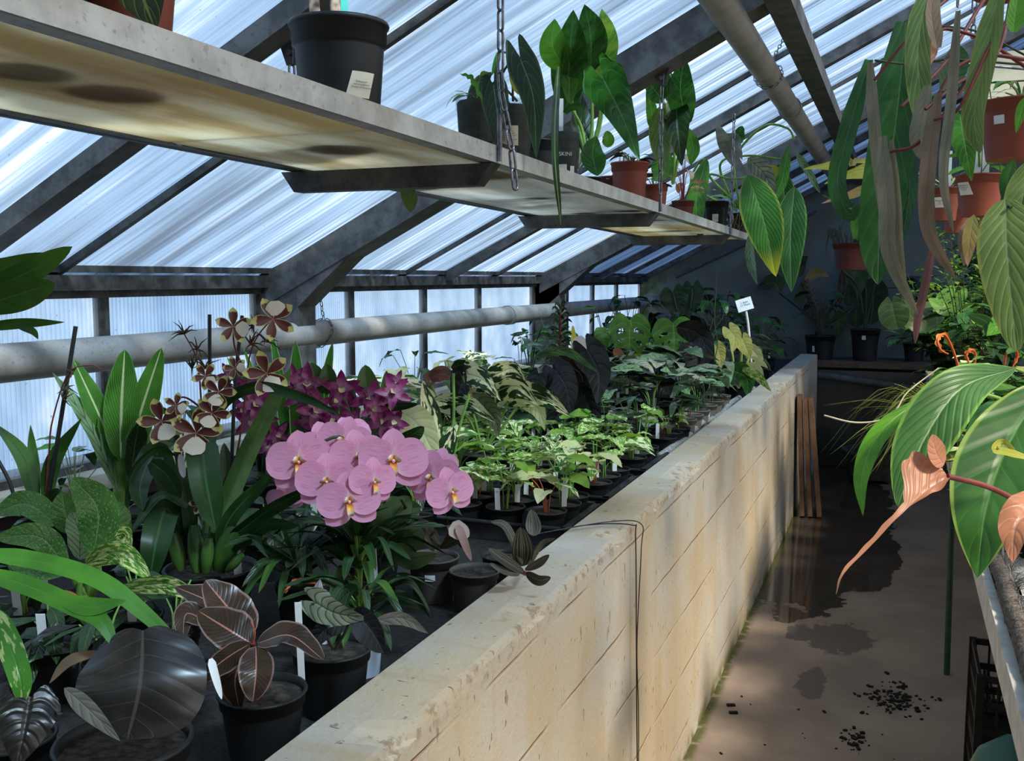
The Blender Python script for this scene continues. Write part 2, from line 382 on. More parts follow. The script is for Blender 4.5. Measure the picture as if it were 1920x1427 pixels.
# corner brace pipe near the far wall
cl = empty('ceiling', (0, 0, 0), kind='structure')
def sheet(y0, y1, left, m):
    t_ = .012
    if left: a, b = (XL - .08, rz(XL) - .08 * math.tan(TH)), (XRIDGE, rz(XRIDGE))
    else: a, b = (XRIDGE, rz(XRIDGE)), (XR + .08, ZE - .04)
    MB().hexa([(a[0], y0, a[1]), (a[0], y1, a[1]), (a[0], y1, a[1] + t_), (a[0], y0, a[1] + t_)],
              [(b[0], y0, b[1]), (b[0], y1, b[1]), (b[0], y1, b[1] + t_), (b[0], y0, b[1] + t_)]).build('roof_sheet', m, cl)
ry = [-1.6, -1.0, .16, 1.0, 1.76, 2.12, 3.16, 4.2, 4.66, 5.36, 6.16, 7.45, 8.25, 9.05]
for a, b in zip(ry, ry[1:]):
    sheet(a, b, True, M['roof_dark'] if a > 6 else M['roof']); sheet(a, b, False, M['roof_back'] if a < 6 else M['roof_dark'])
# the block wall of the left bench: thick coping with a chipped edge
wx0, wx1, wz = -.745, -.61, .93
rows = []; NYW = 380
prof = [(wx0, .80), (wx0, .922), (wx0 + .004, wz), ((wx0 + wx1) / 2, wz + .001), (wx1 - .012, wz), (wx1 - .002, wz - .002), (wx1, wz - .012), (wx1, .905), (wx1, .87), (wx1 + .002, .80), (wx1 + .004, .5), (wx1 + .012, 0)]
for i in range(NYW + 1):
    y = -1.0 + (8.35 + 1.0) * (i / NYW)
    r = []
    for k, (x, z) in enumerate(prof):
        q = noise.noise(Vector((x * 9, y * 26, z * 9))) * .5 + noise.noise(Vector((x * 3, y * 7, z * 3)))
        a = .006 if k in (4, 5, 6) else (.007 if k in (1, 2) else .002)
        ch = 0
        if k in (4, 5, 6) and y < 6: ch = max(0, noise.noise(Vector((0, y * 9, 3.3))) - .28) * .05
        r.append((x + q * a * .6 - ch, y, z + q * a * .5 - ch * .8))
    rows.append(r)
wl = MB().grid(rows, smooth=False); wl.poly(rows[0]); wl.poly(rows[-1][::-1])
S('wall_bench', wl, M['wall'])
S('trim_4', MB().box((-1.5, 3.9, .83), (1.49, 9.6, .05)), M['fabric'])     # bench bed under black ground fabric
# back bench across the far end
bb = MB(); bb.box((-.1, 8.72, .845), (1.35, .56, .05)); S('trim_5', bb, simple('back_bench_board', (.10, .075, .05), .8))
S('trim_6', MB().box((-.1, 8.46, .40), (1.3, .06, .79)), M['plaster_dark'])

# ------------------------------------------------------------------ pipes
def pipe(x, z, r, y0, y1, label, joints):
    t = empty('heating_pipe', (x, (y0 + y1) / 2, z), label=label, cat='pipe')
    MB().tube([(0, y0 - (y0 + y1) / 2, 0), (0, y1 - (y0 + y1) / 2, 0)], r, n=28).build('tube', M['pipe'], t)
    for y in joints: MB().tube([(0, y - (y0 + y1) / 2 - .035, 0), (0, y - (y0 + y1) / 2 + .035, 0)], r + .006, n=28).build('coupling', M['pipe'], t)
    return t
pipe(-2.1, 1.335, .05, -1.5, 8.99, 'long grey heating pipe running along the side windows above the bench', [5.3])
pipe(-.50, 2.315, .046, -1.5, 8.99, 'grey pipe slung high under the roof beside the steel purlin', [4.75])
pipe(.05, .66, .03, 8.3, 8.42, 'short dark pipe stub under the bench at the far wall', [])
bpy.data.objects.remove(bpy.data.objects['heating_pipe.002'].children[0], do_unlink=True)
hp = bpy.data.objects['heating_pipe.002']; hp.location = (-.1, 8.38, .7)
MB().tube([(-.5, 0, .06), (.45, 0, -.05)], .028, n=16).build('tube', simple('dark_pipe', (.09, .09, .085), .6), hp)
hp['label'] = 'dark sloping pipe under the bench at the far wall'
hp2 = pipe(-1.5, 1.76, .022, -.01, .01, 'thin dark brace pipe rising across the far wall', [])
for c in list(hp2.children): bpy.data.objects.remove(c, do_unlink=True)
hp2.location = (-1.9, 8.9, 1.56)
MB().tube([(0, 0, 0), (1.2, 0, .56)], .022, n=14).build('tube', simple('dark_pipe', (.09, .09, .085), .6), hp2)

# ------------------------------------------------------------------ chains
LINKS = {}
def link_mesh(L, W, r):
    k = (round(L, 4), round(W, 4), round(r, 4))
    if k in LINKS: return LINKS[k]
    a = W / 2 - r; s = L / 2 - r - a; pts = []
    for i in range(9):
        an = math.pi * i / 8; pts.append((a * math.cos(an), 0, s + a * math.sin(an)))
    for i in range(9):
        an = math.pi + math.pi * i / 8; pts.append((a * math.cos(an), 0, -s + a * math.sin(an)))
    mb = MB().tube(pts, r, n=6, closed=True); o = mb.build('chain_link', M['chain']); LINKS[k] = o.data
    bpy.data.objects.remove(o); return LINKS[k]
def chain(path, label, L=.044, W=.018, r=.0027, group=None):
    path = [Vector(p) for p in path]; d = [0]
    for a, b in zip(path, path[1:]): d.append(d[-1] + (b - a).length)
    root = empty('chain', path[0], label=label, cat='chain', group=group)
    step = L - 2 * r - .0008; n = max(1, int(d[-1] / step)); me = link_mesh(L, W, r)
    for i in range(n + 1):
        u = min(d[-1], i * step); k = max(j for j in range(len(d)) if d[j] <= u + 1e-9); k = min(k, len(path) - 2)
        p = path[k].lerp(path[k + 1], (u - d[k]) / max(1e-6, d[k + 1] - d[k])); t = (path[k + 1] - path[k]).normalized()
        q = t.to_track_quat('Z', 'Y').to_matrix().to_4x4() @ Matrix.Rotation(math.pi / 2 * (i % 2) + .4, 4, 'Z')
        o = bpy.data.objects.new('chain_link', me); COL.objects.link(o); o.parent = root; o.matrix_basis = Matrix.Translation(p - path[0]) @ q
    return root
# ------------------------------------------------------------------ hanging shelf
def zs(y): return 1.812 - .009 * (y - 1)       # top of the shelf rail, sagging slightly to the far end
XF, XB = -.742, -1.19; SY0, SY1 = -.3, 5.22
sh = empty('hanging_shelf', (XF, 2.4, 1.79), label='long narrow shelf of yellowed panels hung on chains under the roof', cat='shelf')
so = Vector((XF, 2.4, 1.79))
def rel(p, o): return tuple(Vector(p) - o)
def rail(x, w, h, m):
    mb = MB(); a, b = [], []
    mb.hexa([rel((x - w / 2, SY0, zs(SY0) - h), so), rel((x + w / 2, SY0, zs(SY0) - h), so), rel((x + w / 2, SY0, zs(SY0)), so), rel((x - w / 2, SY0, zs(SY0)), so)],
            [rel((x - w / 2, SY1, zs(SY1) - h), so), rel((x + w / 2, SY1, zs(SY1) - h), so), rel((x + w / 2, SY1, zs(SY1)), so), rel((x - w / 2, SY1, zs(SY1)), so)])
    # inner flange that carries the panels
    s_ = 1 if x < -1 else -1; xa, xb = sorted((x, x + s_ * .03))
    mb.hexa([rel((xa, SY0, zs(SY0) - h), so), rel((xb, SY0, zs(SY0) - h), so), rel((xb, SY0, zs(SY0) - h + .003), so), rel((xa, SY0, zs(SY0) - h + .003), so)],
            [rel((xa, SY1, zs(SY1) - h), so), rel((xb, SY1, zs(SY1) - h), so), rel((xb, SY1, zs(SY1) - h + .003), so), rel((xa, SY1, zs(SY1) - h + .003), so)])
    mb.build('rail', m, sh)
rail(XF, .005, .033, M['alu']); rail(XB, .022, .034, M['steel'])
t_ = NT('yellowed_shelf_panel'); c_ = t_.coord('Object', (5, 1.2, 5)); n_ = t_.noise(c_, 1.5, 5, .6); i_ = t_.n('ShaderNodeObjectInfo').outputs['Random']
cc = t_.mix(t_.step(n_, .38, .62), (.66, .52, .31), (.92, .84, .66)); cc = t_.mix(t_.step(i_, .45, .55), cc, t_.mix(t_.step(n_, .3, .7), (.58, .53, .45), (.82, .78, .70)))
p_ = t_.prin(cc, .7); tl_ = t_.n('ShaderNodeBsdfTranslucent'); t_.l(cc, tl_.inputs[0]); ms_ = t_.n('ShaderNodeMixShader'); ms_.inputs[0].default_value = .8
t_.l(p_, ms_.inputs[1]); t_.l(tl_.outputs[0], ms_.inputs[2]); M['panel'] = t_.done(ms_.outputs[0])
for a, b in ((-.28, 1.385), (1.40, 2.13), (2.14, 3.12), (3.13, 3.9), (3.91, 4.6), (4.61, 5.2)):
    mb = MB(); z0, z1 = zs(a) - .028, zs(b) - .028
    mb.hexa([rel((XB + .006, a, z0), so), rel((XF - .005, a, z0), so), rel((XF - .005, a, z0 + .008), so), rel((XB + .006, a, z0 + .008), so)],
            [rel((XB + .006, b, z1), so), rel((XF - .005, b, z1), so), rel((XF - .005, b, z1 + .008), so), rel((XB + .006, b, z1 + .008), so)])
    mb.build('panel', M['panel'], sh)
for y in (.35, 1.80, 3.18, 4.62):
    z = zs(y) - .035; mb = MB()
    A = [(XB - .03, z), (XF + .005, z), (XF - .03, z - .042), (XB + .0, z - .042)]
    mb.hexa([rel((x, y - .018, q), so) for x, q in A[::-1]], [rel((x, y + .018, q), so) for x, q in A[::-1]])
    mb.build('crossbar', M['steel_dark'] if y < 2 else M['steel'], sh)
for y in (1.805, 3.185, 4.6):       # eye bars on the front rail that take the chains
    MB().tube([rel((XF + .008, y, zs(y) - .03), so), rel((XF + .008, y, zs(y) + .07), so)], .005, n=8).build('eye_bar', M['chain'], sh)
def roofz(x): return rz(x) - .05
L3 = ['steel chain holding the front of the hanging shelf, nearest with a loose looped end', 'steel chain dropping from the big rafter to the front of the hanging shelf', 'thin chain at the far end of the hanging shelf']
y = 1.80; xx = XF + .012
chain([(xx, y, rz(xx) - .06), (xx, y, 1.93), (xx + .002, y, 1.90), (xx + .022, y + .0, 1.80), (xx + .03, y, 1.728)], L3[0])
y = 3.16; chain([(xx, y, rz(xx) - .15), (xx, y, 1.80)], L3[1])
y = 4.6; chain([(xx, y, rz(xx) - .06), (xx, y, 1.79)], L3[2])
y = 1.80; chain([(-1.2, y, rz(-1.2) - .075), (-1.2, y, 1.80)], 'chain behind the black pot on the back rail of the hanging shelf')
y = 3.16; chain([(-1.2, y, rz(-1.2) - .15), (-1.2, y, 1.80)], 'chain on the back rail of the hanging shelf under the big rafter')
for (x, y, lab) in ((-1.2, 1.80, 'steel bracket bolted under the glazing bar behind the black pot'), (xx, 3.16, 'steel bracket bolted under the big rafter above the shelf chain')):
    b_ = empty('chain_bracket', (x, y, rz(x) - (.05 if y < 2 else .127)), label=lab, cat='bracket')
    MB().hexa([(-.028, -.004, .004), (.028, -.004, .03), (.010, -.004, -.045), (-.010, -.004, -.045)], [(-.028, .004, .004), (.028, .004, .03), (.010, .004, -.045), (-.010, .004, -.045)]).build('plate', M['steel_dark'], b_)
    MB().tube([(0, -.012, -.02), (0, .012, -.02)], .007, n=8).build('bolt', M['chain'], b_)
# chains around the pipes
def ring(cx, y, cz, r, top, label, tilt=.03):
    pts = [(cx + r * math.cos(a), y + tilt * math.sin(a), cz + r * math.sin(a)) for a in [math.pi * (.5 + 2 * i / 26) for i in range(27)]]
    chain([top] + pts, label, .026, .014, .0018)
ring(-2.1, 3.30, 1.335, .054, (-2.06, 3.22, 1.60), 'small chain looped round the side heating pipe by the portal post')
ring(-.50, 3.95, 2.315, .05, (-.42, 3.80, 2.43), 'small chain looped round the high roof pipe')
ring(-.50, 7.0, 2.315, .05, (-.42, 6.85, 2.43), 'small chain looped round the far end of the high roof pipe')

# ------------------------------------------------------------------ aisle: planks, tub, cable, right bench and what stands under it
def plank(x, y, w, h, lean, lab, yaw=0):
    m = Matrix.Rotation(yaw, 3, 'Z') @ Matrix.Rotation(lean, 3, 'Y')
    o = MB().box(m @ Vector((0, 0, h / 2)), (.028, w, h), m).build('plank', simple('old_plank', (.21, .115, .07), .8, 0, .35, 9), None)
    o.location = (x, y, .012); return tag(o, lab, 'plank', 'planks leaning by the end of the bench wall')
plank(-.545, 6.60, .16, .78, -.05, 'brown plank leaning on the bench wall, leftmost of three', .06)
plank(-.495, 6.60, .15, .76, -.07, 'brown plank leaning on the bench wall, middle of three', .06)
plank(-.44, 6.62, .17, .77, -.1, 'weathered plank leaning on the bench wall, rightmost of three', .06)
tb = empty('tub', (-.15, 8.0, 0), label='round dark tub full of debris at the far end of the aisle', cat='tub')
MB().lathe([(.17, .02), (.20, .12), (.225, .20), (.235, .215), (.235, .235), (.22, .235), (.205, .14), (.18, .03)], n=32, cap0=True).build('bowl', simple('dark_tub', (.07, .06, .05), .7), tb)
MB().lathe([(.0001, .2), (.08, .225), (.16, .20), (.21, .17)], n=24).build('debris', simple('debris', (.04, .03, .02), .95, 0, .5, 60, .6), tb)
pk = NT('cable_black'); cbm = pk.done(pk.prin((.012, .012, .012), .5))
o = MB().tube(curve([(-.80, 2.18, .935), (-.70, 2.30, .94), (-.60, 2.345, .938), (-.594, 2.36, .90), (-.588, 2.36, .6), (-.583, 2.365, .3), (-.574, 2.36, .02)], 40), .0016, n=5).build('cable', cbm)
tag(o, 'thin black cable hanging straight down the cream bench wall', 'cable')
o = MB().tube(curve([(-.78, 2.20, .937), (-.66, 2.33, .944), (-.592, 2.40, .93), (-.588, 2.395, .86), (-.590, 2.372, .62), (-.584, 2.378, .4), (-.575, 2.345, .02)], 40), .0014, n=5).build('cable', cbm)
tag(o, 'second thin black cable looping off the bench wall edge beside the straight one', 'cable')
# right bench
XRB = .205
rb = empty('plant_bench', (XRB, 4.4, 0), label='right hand bench with a pale edge board and grey fabric top', cat='bench')
MB().box((.85, 0, .80), (1.66, 8.8, .03)).build('tabletop', M['fabric'], rb)
MB().box((.012, 0, .805), (.02, 8.8, .075)).build('edge_board', simple('pale_edge', (.52, .50, .46), .6, 0, .15), rb)
for yy in (-4.2, -2.4, -.6, 1.4, 3.6):
    MB().box((.30, yy, .395), (.05, .05, .78)).build('leg', M['steel_dark'], rb); MB().box((1.5, yy, .395), (.05, .05, .78)).build('leg', M['steel_dark'], rb)
# crumpled grey fleece on the bench and the bristly strip along its edge
rows = []
for i in range(90):
    y = .9 + 2.1 * i / 89; r = []
    for j in range(26):
        x = .275 + .9 * j / 25; q = noise.noise(Vector((x * 5, y * 16, 1))) * .016 + noise.noise(Vector((x * 3, y * 5, 4))) * .025
        r.append((x, y, .852 + q))
    rows.append(r)
t_ = NT('grey_fleece'); u_ = t_.coord('Object'); w_ = t_.n('ShaderNodeTexWave'); w_.inputs['Scale'].default_value = 60; t_.l(u_, w_.inputs['Vector'])
g_ = t_.mix(t_.step(t_.noise(u_, 60), .3, .7), (.20, .20, .20), (.42, .42, .43)); M['fleece'] = t_.done(t_.prin(g_, .75, bump=w_.outputs[0], bs=.3, bd=.003))
tag(MB().grid(rows).build('fleece_sheet', M['fleece']), 'crumpled grey woven sheet lying on the right bench', 'sheet')
random.seed(5)
rope = curve([(.245, .9 + i * .12, .862 + .008 * math.sin(i * 2.1)) for i in range(20)], 120)
mb = MB(); rows = []
for i, p in enumerate(rope):
    rows.append([p + Vector((math.cos(a), 0, math.sin(a))) * (.020 + .007 * noise.noise(p * 60 + Vector((0, 0, k)))) for k, a in enumerate([2 * math.pi * k / 10 for k in range(10)])])
br = empty('bristle_roll', (0, 0, 0), label='rough grey bristly roll lying along the pale edge of the right bench', cat='roll')
mb.grid(rows, loop=True).build('roll', simple('rough_roll', (.10, .085, .075), .95, 0, .5, 150, .8), br)
mb = MB()
for i in range(900):
    p = rope[random.randrange(120)]; a = random.uniform(-.3, 2.0); d = Vector((math.cos(a), random.uniform(-1.1, -.3), math.sin(a))).normalized()
    q = p + Vector((.012, random.uniform(-.01, .01), .012)); mb.tube([q, q + d * random.uniform(.02, .05)], .0013, .0005, n=3, caps=False)
tag(mb.build('bristles', simple('bristle', (.30, .30, .30), .3, .3, .6), br), kind='stuff')
# crates under the right bench
def crate(x, y, z, lab):
    w, d, h = .36, .30, .24; mb = MB()
    for sx in (-1, 1):
        for sy in (-1, 1): mb.box((sx * w / 2, sy * d / 2, h / 2), (.02, .02, h))
    for k in range(4):
        zz = .01 + k * (h - .02) / 3
        for s in (-1, 1):
            mb.box((0, s * d / 2, zz), (w, .008, .018)); mb.box((s * w / 2, 0, zz), (.008, d, .018))
    for k in range(1, 8):
        for s in (-1, 1): mb.box((-w / 2 + w * k / 8, s * d / 2, h / 2), (.006, .006, h)); mb.box((s * w / 2, -d / 2 + d * k / 8, h / 2), (.006, .006, h))
    mb.box((0, 0, .008), (w, d, .008)); o = mb.build('plastic_crate', simple('black_crate', (.012, .012, .013), .45)); o.location = (x, y, z)
    return tag(o, lab, 'crate', 'black crates under the right bench')
crate(.42, 3.0, 0, 'black slatted plastic crate under the right bench, nearer and lower one')
crate(.42, 3.0, .243, 'black slatted plastic crate stacked on top of another under the right bench')
crate(.50, 3.45, 0, 'black slatted plastic crate on the floor behind the stacked pair')
o = empty('white_pot', (.33, 3.02, .487), label='small white plastic pot standing on the stacked crates', cat='pot')
MB().lathe([(.03, 0), (.04, .07), (.045, .07), (.045, .085), (.037, .08), (.028, .01)], n=20, cap0=True).build('pot', simple('white_plastic', (.75, .75, .73), .5, 0, .05), o)
gp = empty('tree_stake', (.225, 4.1, 0), label='dark green garden stake standing by the right bench legs', cat='stake')
MB().tube([(0, 0, 0), (-.01, 0, .78)], .012, n=10).build('pole', simple('green_stake', (.02, .06, .04), .5), gp)
# plant food sack
sk = empty('compost_bag', (.31, 2.22, 0), label='green and white printed compost sack under the right bench', cat='bag')
rows = []
for i in range(16):
    z = .60 * i / 15; k = math.sin(math.pi * min(1, (i + .7) / 15.5)) ** .35; r = []
    for j in range(24):
        a = 2 * math.pi * j / 24; q = 1 + .06 * noise.noise(Vector((math.cos(a) * 2, math.sin(a) * 2, z * 9)))
        r.append((.17 * math.cos(a) * q * (.4 + .6 * k), .10 * math.sin(a) * q * k, z))
    rows.append(r)
t_ = NT('compost_sack'); sp_ = t_.n('ShaderNodeSeparateXYZ'); t_.l(t_.coord('Object', rot=(0, R(35), 0)), sp_.inputs[0])
q_ = t_.mix(t_.step(sp_.outputs[2], .36, .365), (.03, .12, .09), (.22, .36, .06)); q_ = t_.mix(t_.step(sp_.outputs[2], .42, .425), q_, (.03, .12, .09)); q_ = t_.mix(t_.step(sp_.outputs[2], .54, .545), q_, (.5, .52, .54))
mb = MB().grid(rows, loop=True); mb.poly(rows[0]); mb.poly(rows[-1]); mb.build('sack', t_.done(t_.prin(q_, .35)), sk)
# crumbs of bark on the aisle floor
random.seed(11); mb = MB()
for i in range(190):
    if i < 130: x, y = random.gauss(.04, .055), random.gauss(3.78, .07)
    elif i < 165: x, y = random.gauss(-.09, .025), random.gauss(3.39, .04)
    else: x, y = random.uniform(-.5, .15), random.uniform(2.8, 3.6)
    s = random.uniform(.003, .011) * (1 if i < 165 else .7); mb.box((x, y, s * .3), (s * random.uniform(1, 2), s, s * .6), Matrix.Rotation(random.uniform(0, 3), 3, 'Z'))
for x, y in ((-.518, 3.50), (-.50, 3.44)): mb.box((x, y, .004), (.03, .014, .006), Matrix.Rotation(.4, 3, 'Z'))
tag(mb.build('bark_crumbs', simple('bark', (.012, .01, .009), .9)), 'scattered black bark crumbs on the aisle floor', 'debris', kind='stuff')
# rolled grey edging strip lying just inside the wall coping
o = MB().tube(curve([(-.80 + .012 * math.sin(i * 1.3), 3.5 + i * .22, .895 + .008 * math.sin(i * 2)) for i in range(12)], 80), .016, n=8).build('edging_roll', simple('grey_roll', (.30, .29, .27), .9, 0, .4, 90, .6))
tag(o, 'rolled grey fabric strip lying inside the bench wall', 'roll')

# ------------------------------------------------------------------ plant library
def prof(shape, t):
    if shape == 'lance': return max(0, math.sin(math.pi * min(1, t) ** .8)) ** .85
    if shape == 'oval': return max(0, math.sin(math.pi * t ** .85)) ** .6
    if shape == 'round': return max(0, 1 - abs((t - .48) / .52) ** 2.3) ** .5
    if shape == 'strap': return min(1, .45 + t * 3) * max(0, 1 - t ** 5) ** .8
    if shape == 'narrow': return min(1, .5 + t * 2) * (1 - t) ** .45
    if shape == 'heart': return (.72 + .28 * math.sin(min(1, t / .25) * math.pi / 2)) * max(0, 1 - max(0, (t - .12) / .88) ** 1.55) ** .9
    if shape == 'arrow': return (.62 + .38 * math.sin(min(1, t / .15) * math.pi / 2)) * max(0, 1 - t ** 1.15) ** .95
    if shape == 'ribleaf': return max(0, math.sin(math.pi * t ** 1.12)) ** .75
    if shape == 'fan': return (.35 + .65 * math.sin(min(1, t / .13) * math.pi / 2)) if t < .13 else (.13 + .87 * max(0, 1 - (t - .13) / .19) ** .8) * (1 if t < .32 else max(0, 1 - (t - .32) / .70) ** .7)
    if shape == 'obov': return max(0, math.sin(math.pi * t ** 1.35)) ** .7
    return 1
LOBE = {'heart': .24, 'arrow': .36}
def blade(mb, P, hw, shape, nrm, fold=.12, wave=0, nw=3, cols=6, lobe=None, holes=None, cup=0, jag=0, seed=0, roll=0, ripple=0, asym=1):
    """mb gets a leaf blade along samples P; nrm(p, T) gives the direction its face looks."""
    n = len(P); lobe = LOBE.get(shape, 0) if lobe is None else lobe
    Ltot = sum((P[i + 1] - P[i]).length for i in range(n - 1)); rows, uvs = [], []
    for i, p in enumerate(P):
        t = i / (n - 1); T = (P[min(i + 1, n - 1)] - P[max(i - 1, 0)]).normalized(); N = nrm(p, T); Sd = T.cross(N)
        Sd = Sd.normalized() if Sd.length > 1e-5 else T.orthogonal().normalized(); N = Sd.cross(T)
        if roll: q = Matrix.Rotation(roll, 3, T); Sd = q @ Sd; N = q @ N
        w = hw * prof(shape, t); r, ur = [], []
        for j in range(cols + 1):
            u = -1 + 2 * j / cols; au = abs(u); ww = w
            if jag: ww *= 1 - jag * (.5 + .5 * math.sin(t * nw * 9 + (2 if u > 0 else 0))) * au
            q = p + Sd * (u * ww * (1 if u > 0 else asym)) + N * (fold * w * (au - .4) + cup * w * au * au)
            if lobe: q -= T * (lobe * Ltot * (1 - t) ** 2.2 * (math.sin(math.pi * min(1, au * .92)) * .9 + .25 * au))
            if wave: q += N * (wave * w * au * au * math.sin(t * nw * 6.283 + seed + (1.7 if u > 0 else 0)))
            if ripple: q += N * (ripple * w * math.sin(math.pi * au) * abs(math.sin(math.pi * (t * 9 - au * 1.9))))
            r.append(q); ur.append((j / cols, t))
        rows.append(r); uvs.append(ur)
    if holes:
        n0 = len(mb.v)
        for r in rows: mb.v += [tuple(p) for p in r]
        C_ = cols + 1
        for i in range(n - 1):
            for j in range(cols):
                u = -1 + 2 * (j + .5) / cols; t = (i + .5) / (n - 1)
                if holes(u, t): continue
                mb.f.append((n0 + i * C_ + j, n0 + i * C_ + j + 1, n0 + (i + 1) * C_ + j + 1, n0 + (i + 1) * C_ + j)); mb.sm.append(True)
                mb.uv.append([uvs[i][j], uvs[i][j + 1], uvs[i + 1][j + 1], uvs[i + 1][j]])
    else: mb.grid(rows, uvs)
    return mb
def tocam(p, T): return (CP - p).normalized()
def upn(p, T): return Vector((0, 0, 1)) if abs(T.z) < .95 else Vector((.6, -.6, .3))
def hleaf(root, pts, wpx, shape, mat, roll=0, n=24, cols=8, label=None, name='leaf', nrm=tocam, **k):
    """A leaf in the foreground: pts = (x, y, distance) of its midrib, wpx its full width seen at that distance."""
    P = [at(*p) for p in pts]; d = sum(p[2] for p in pts) / len(pts); hw = wpx / 2 * d / F / max(.35, math.cos(roll))
    o0 = Vector(root.location) if root is not None else Vector((0, 0, 0))
    Q = curve(P, n); mb = blade(MB(), Q, hw, shape, nrm, roll=roll, cols=cols, **k)
    mb.v = [tuple(Vector(v) - o0) for v in mb.v]; o = mb.build(name, mat, root)
    if label: o['label'] = label
    return o
def hstem(root, pts, rpx, mat, rpx1=None, name='stem', n=20, label=None):
    d = sum(p[2] for p in pts) / len(pts); P = curve([at(*p) for p in pts], n); o0 = Vector(root.location)
    o = MB().tube([p - o0 for p in P], rpx * d / F, (rpx1 if rpx1 is not None else rpx) * d / F, n=8).build(name, mat, root)
    if label: o['label'] = label
    return o
POT = {'black': simple('black_pot', (.013, .013, .013), .5, 0, .3, 8), 'terra': simple('terracotta_plastic', (.23, .055, .034), .5, 0, .12, 6),
       'grey': simple('taupe_pot', (.17, .15, .12), .6, 0, .2, 9), 'char': simple('charcoal_pot', (.060, .052, .045), .6, 0, .2, 9), 'white': simple('pale_pot', (.48, .53, .62), .4, 0, .08, 5),
       'dterra': simple('dark_terracotta', (.10, .025, .018), .55, 0, .2, 8)}
t_ = NT('soil'); u_ = t_.coord('Object'); v_ = t_.n('ShaderNodeTexVoronoi'); v_.inputs['Scale'].default_value = 90; t_.l(u_, v_.inputs['Vector'])
M['soil'] = t_.done(t_.prin(t_.mix(t_.step(t_.noise(u_, 90), .35, .7), (.010, .007, .005), (.055, .038, .024)), .95, bump=v_.outputs[0], bs=.8, bd=.006))
t_ = NT('clear_pot'); g_ = t_.n('ShaderNodeBsdfTransparent'); g_.inputs[0].default_value = (.85, .9, .92, 1); ms_ = t_.n('ShaderNodeMixShader'); ms_.inputs[0].default_value = .10
t_.l(g_.outputs[0], ms_.inputs[1]); t_.l(t_.prin((.35, .38, .40), .12), ms_.inputs[2]); M['clear'] = t_.done(ms_.outputs[0])
M['tag'] = simple('white_tag', (.80, .80, .78), .5, 0, .04, 5); M['sticker'] = simple('cream_sticker', (.78, .70, .56), .7, 0, .05, 5); M['ink'] = simple('ink', (.03, .025, .02), .7)
M['wsticker'] = simple('white_sticker', (.75, .76, .76), .6, 0, .05, 5); M['turq'] = simple('turquoise_tag', (.05, .48, .42), .5, 0, .05, 5)
def pot(root, r, h, mat='black', name='pot', soil=True, z=0, lip=True, square=False):
    m = POT[mat] if mat in POT else M[mat]; n = 28
    pr = [(r * .74, 0), (r * .80, h * .25), (r * .90, h * .78), (r * .91, h * .80), (r * .955, h * .81), (r * .97, h * .955), (r * 1.0, h * .96), (r * 1.02, h * .975), (r * 1.0, h), (r * .95, h), (r * .93, h * .9), (r * .90, h * .80)]
    mb = MB().lathe([(a, b + z) for a, b in pr], n=n, cap0=True)
    if square:
        nv = []
        for x, y, zz in mb.v:
            k = max(abs(x), abs(y)); L_ = math.hypot(x, y)
            s = (L_ / k) ** .8 if k > 1e-6 else 1; nv.append((x * s * .9, y * s * .9, zz))
        mb.v = nv
    o = mb.build(name, m, root)
    if soil: MB().lathe([(.0001, h * .90 + z), (r * .5, h * .905 + z), (r * .925, h * .88 + z)], n=20).build('soil', M['soil'], root)
    return o
def text_mesh(body, size, mat, parent, mtx, name='lettering'):
    cu = bpy.data.curves.new('t', 'FONT'); cu.body = body; cu.size = size; cu.align_x = 'CENTER'; cu.align_y = 'CENTER'; cu.space_line = .95
    to = bpy.data.objects.new('t', cu); COL.objects.link(to); dg = bpy.context.evaluated_depsgraph_get(); me = bpy.data.meshes.new_from_object(to.evaluated_get(dg))
    bpy.data.objects.remove(to); me.materials.clear(); me.materials.append(mat)
    o = bpy.data.objects.new(name, me); COL.objects.link(o); o.parent = parent; o.matrix_basis = mtx; return o
def sticker(root, r, h, az, w, hh, zc, mat='sticker', text=None, size=.004, tilt=0, taper=.2):
    """A label stuck on the pot wall at azimuth az (0 = +x) and height zc."""
    rows = []; n = 7
    for k in (0, 1):
        z = zc - hh / 2 + hh * k; rr = r * (.74 + taper * (z / h)) + .0022
        rows.append([(rr * math.cos(az + (j / (n - 1) - .5) * w / rr + tilt * (k - .5)), rr * math.sin(az + (j / (n - 1) - .5) * w / rr + tilt * (k - .5)), z) for j in range(n)])
    o = MB().grid(rows, smooth=False).build('sticker', M[mat], root)
    if text:
        rr = r * (.74 + taper * (zc / h)) + .0034 + w * w / (8 * r) * 0
        m = Matrix.Translation((rr * math.cos(az), rr * math.sin(az), zc)) @ Matrix.Rotation(az + math.pi / 2, 4, 'Z') @ Matrix.Rotation(math.pi / 2, 4, 'X')
        text_mesh(text, size, M['ink'], o, m)
    return o
def ptag(root, x, y, z, h=.09, w=.016, yaw=.4, lean=.12, mat='tag', text=None):
    """Stick-in plant tag; the writing faces the camera side."""
    m = Matrix.Translation((x, y, z)) @ Matrix.Rotation(yaw, 4, 'Z') @ Matrix.Rotation(lean, 4, 'X')
    o = MB().box((0, 0, h / 2), (w, .0012, h)).build('plant_tag', M[mat], root); o.matrix_basis = m
    if text: text_mesh(text, w * .52, M['ink'], o, Matrix.Translation((0, -.0011, h * .86)) @ Matrix.Rotation(math.pi / 2, 4, 'X'))
    return o
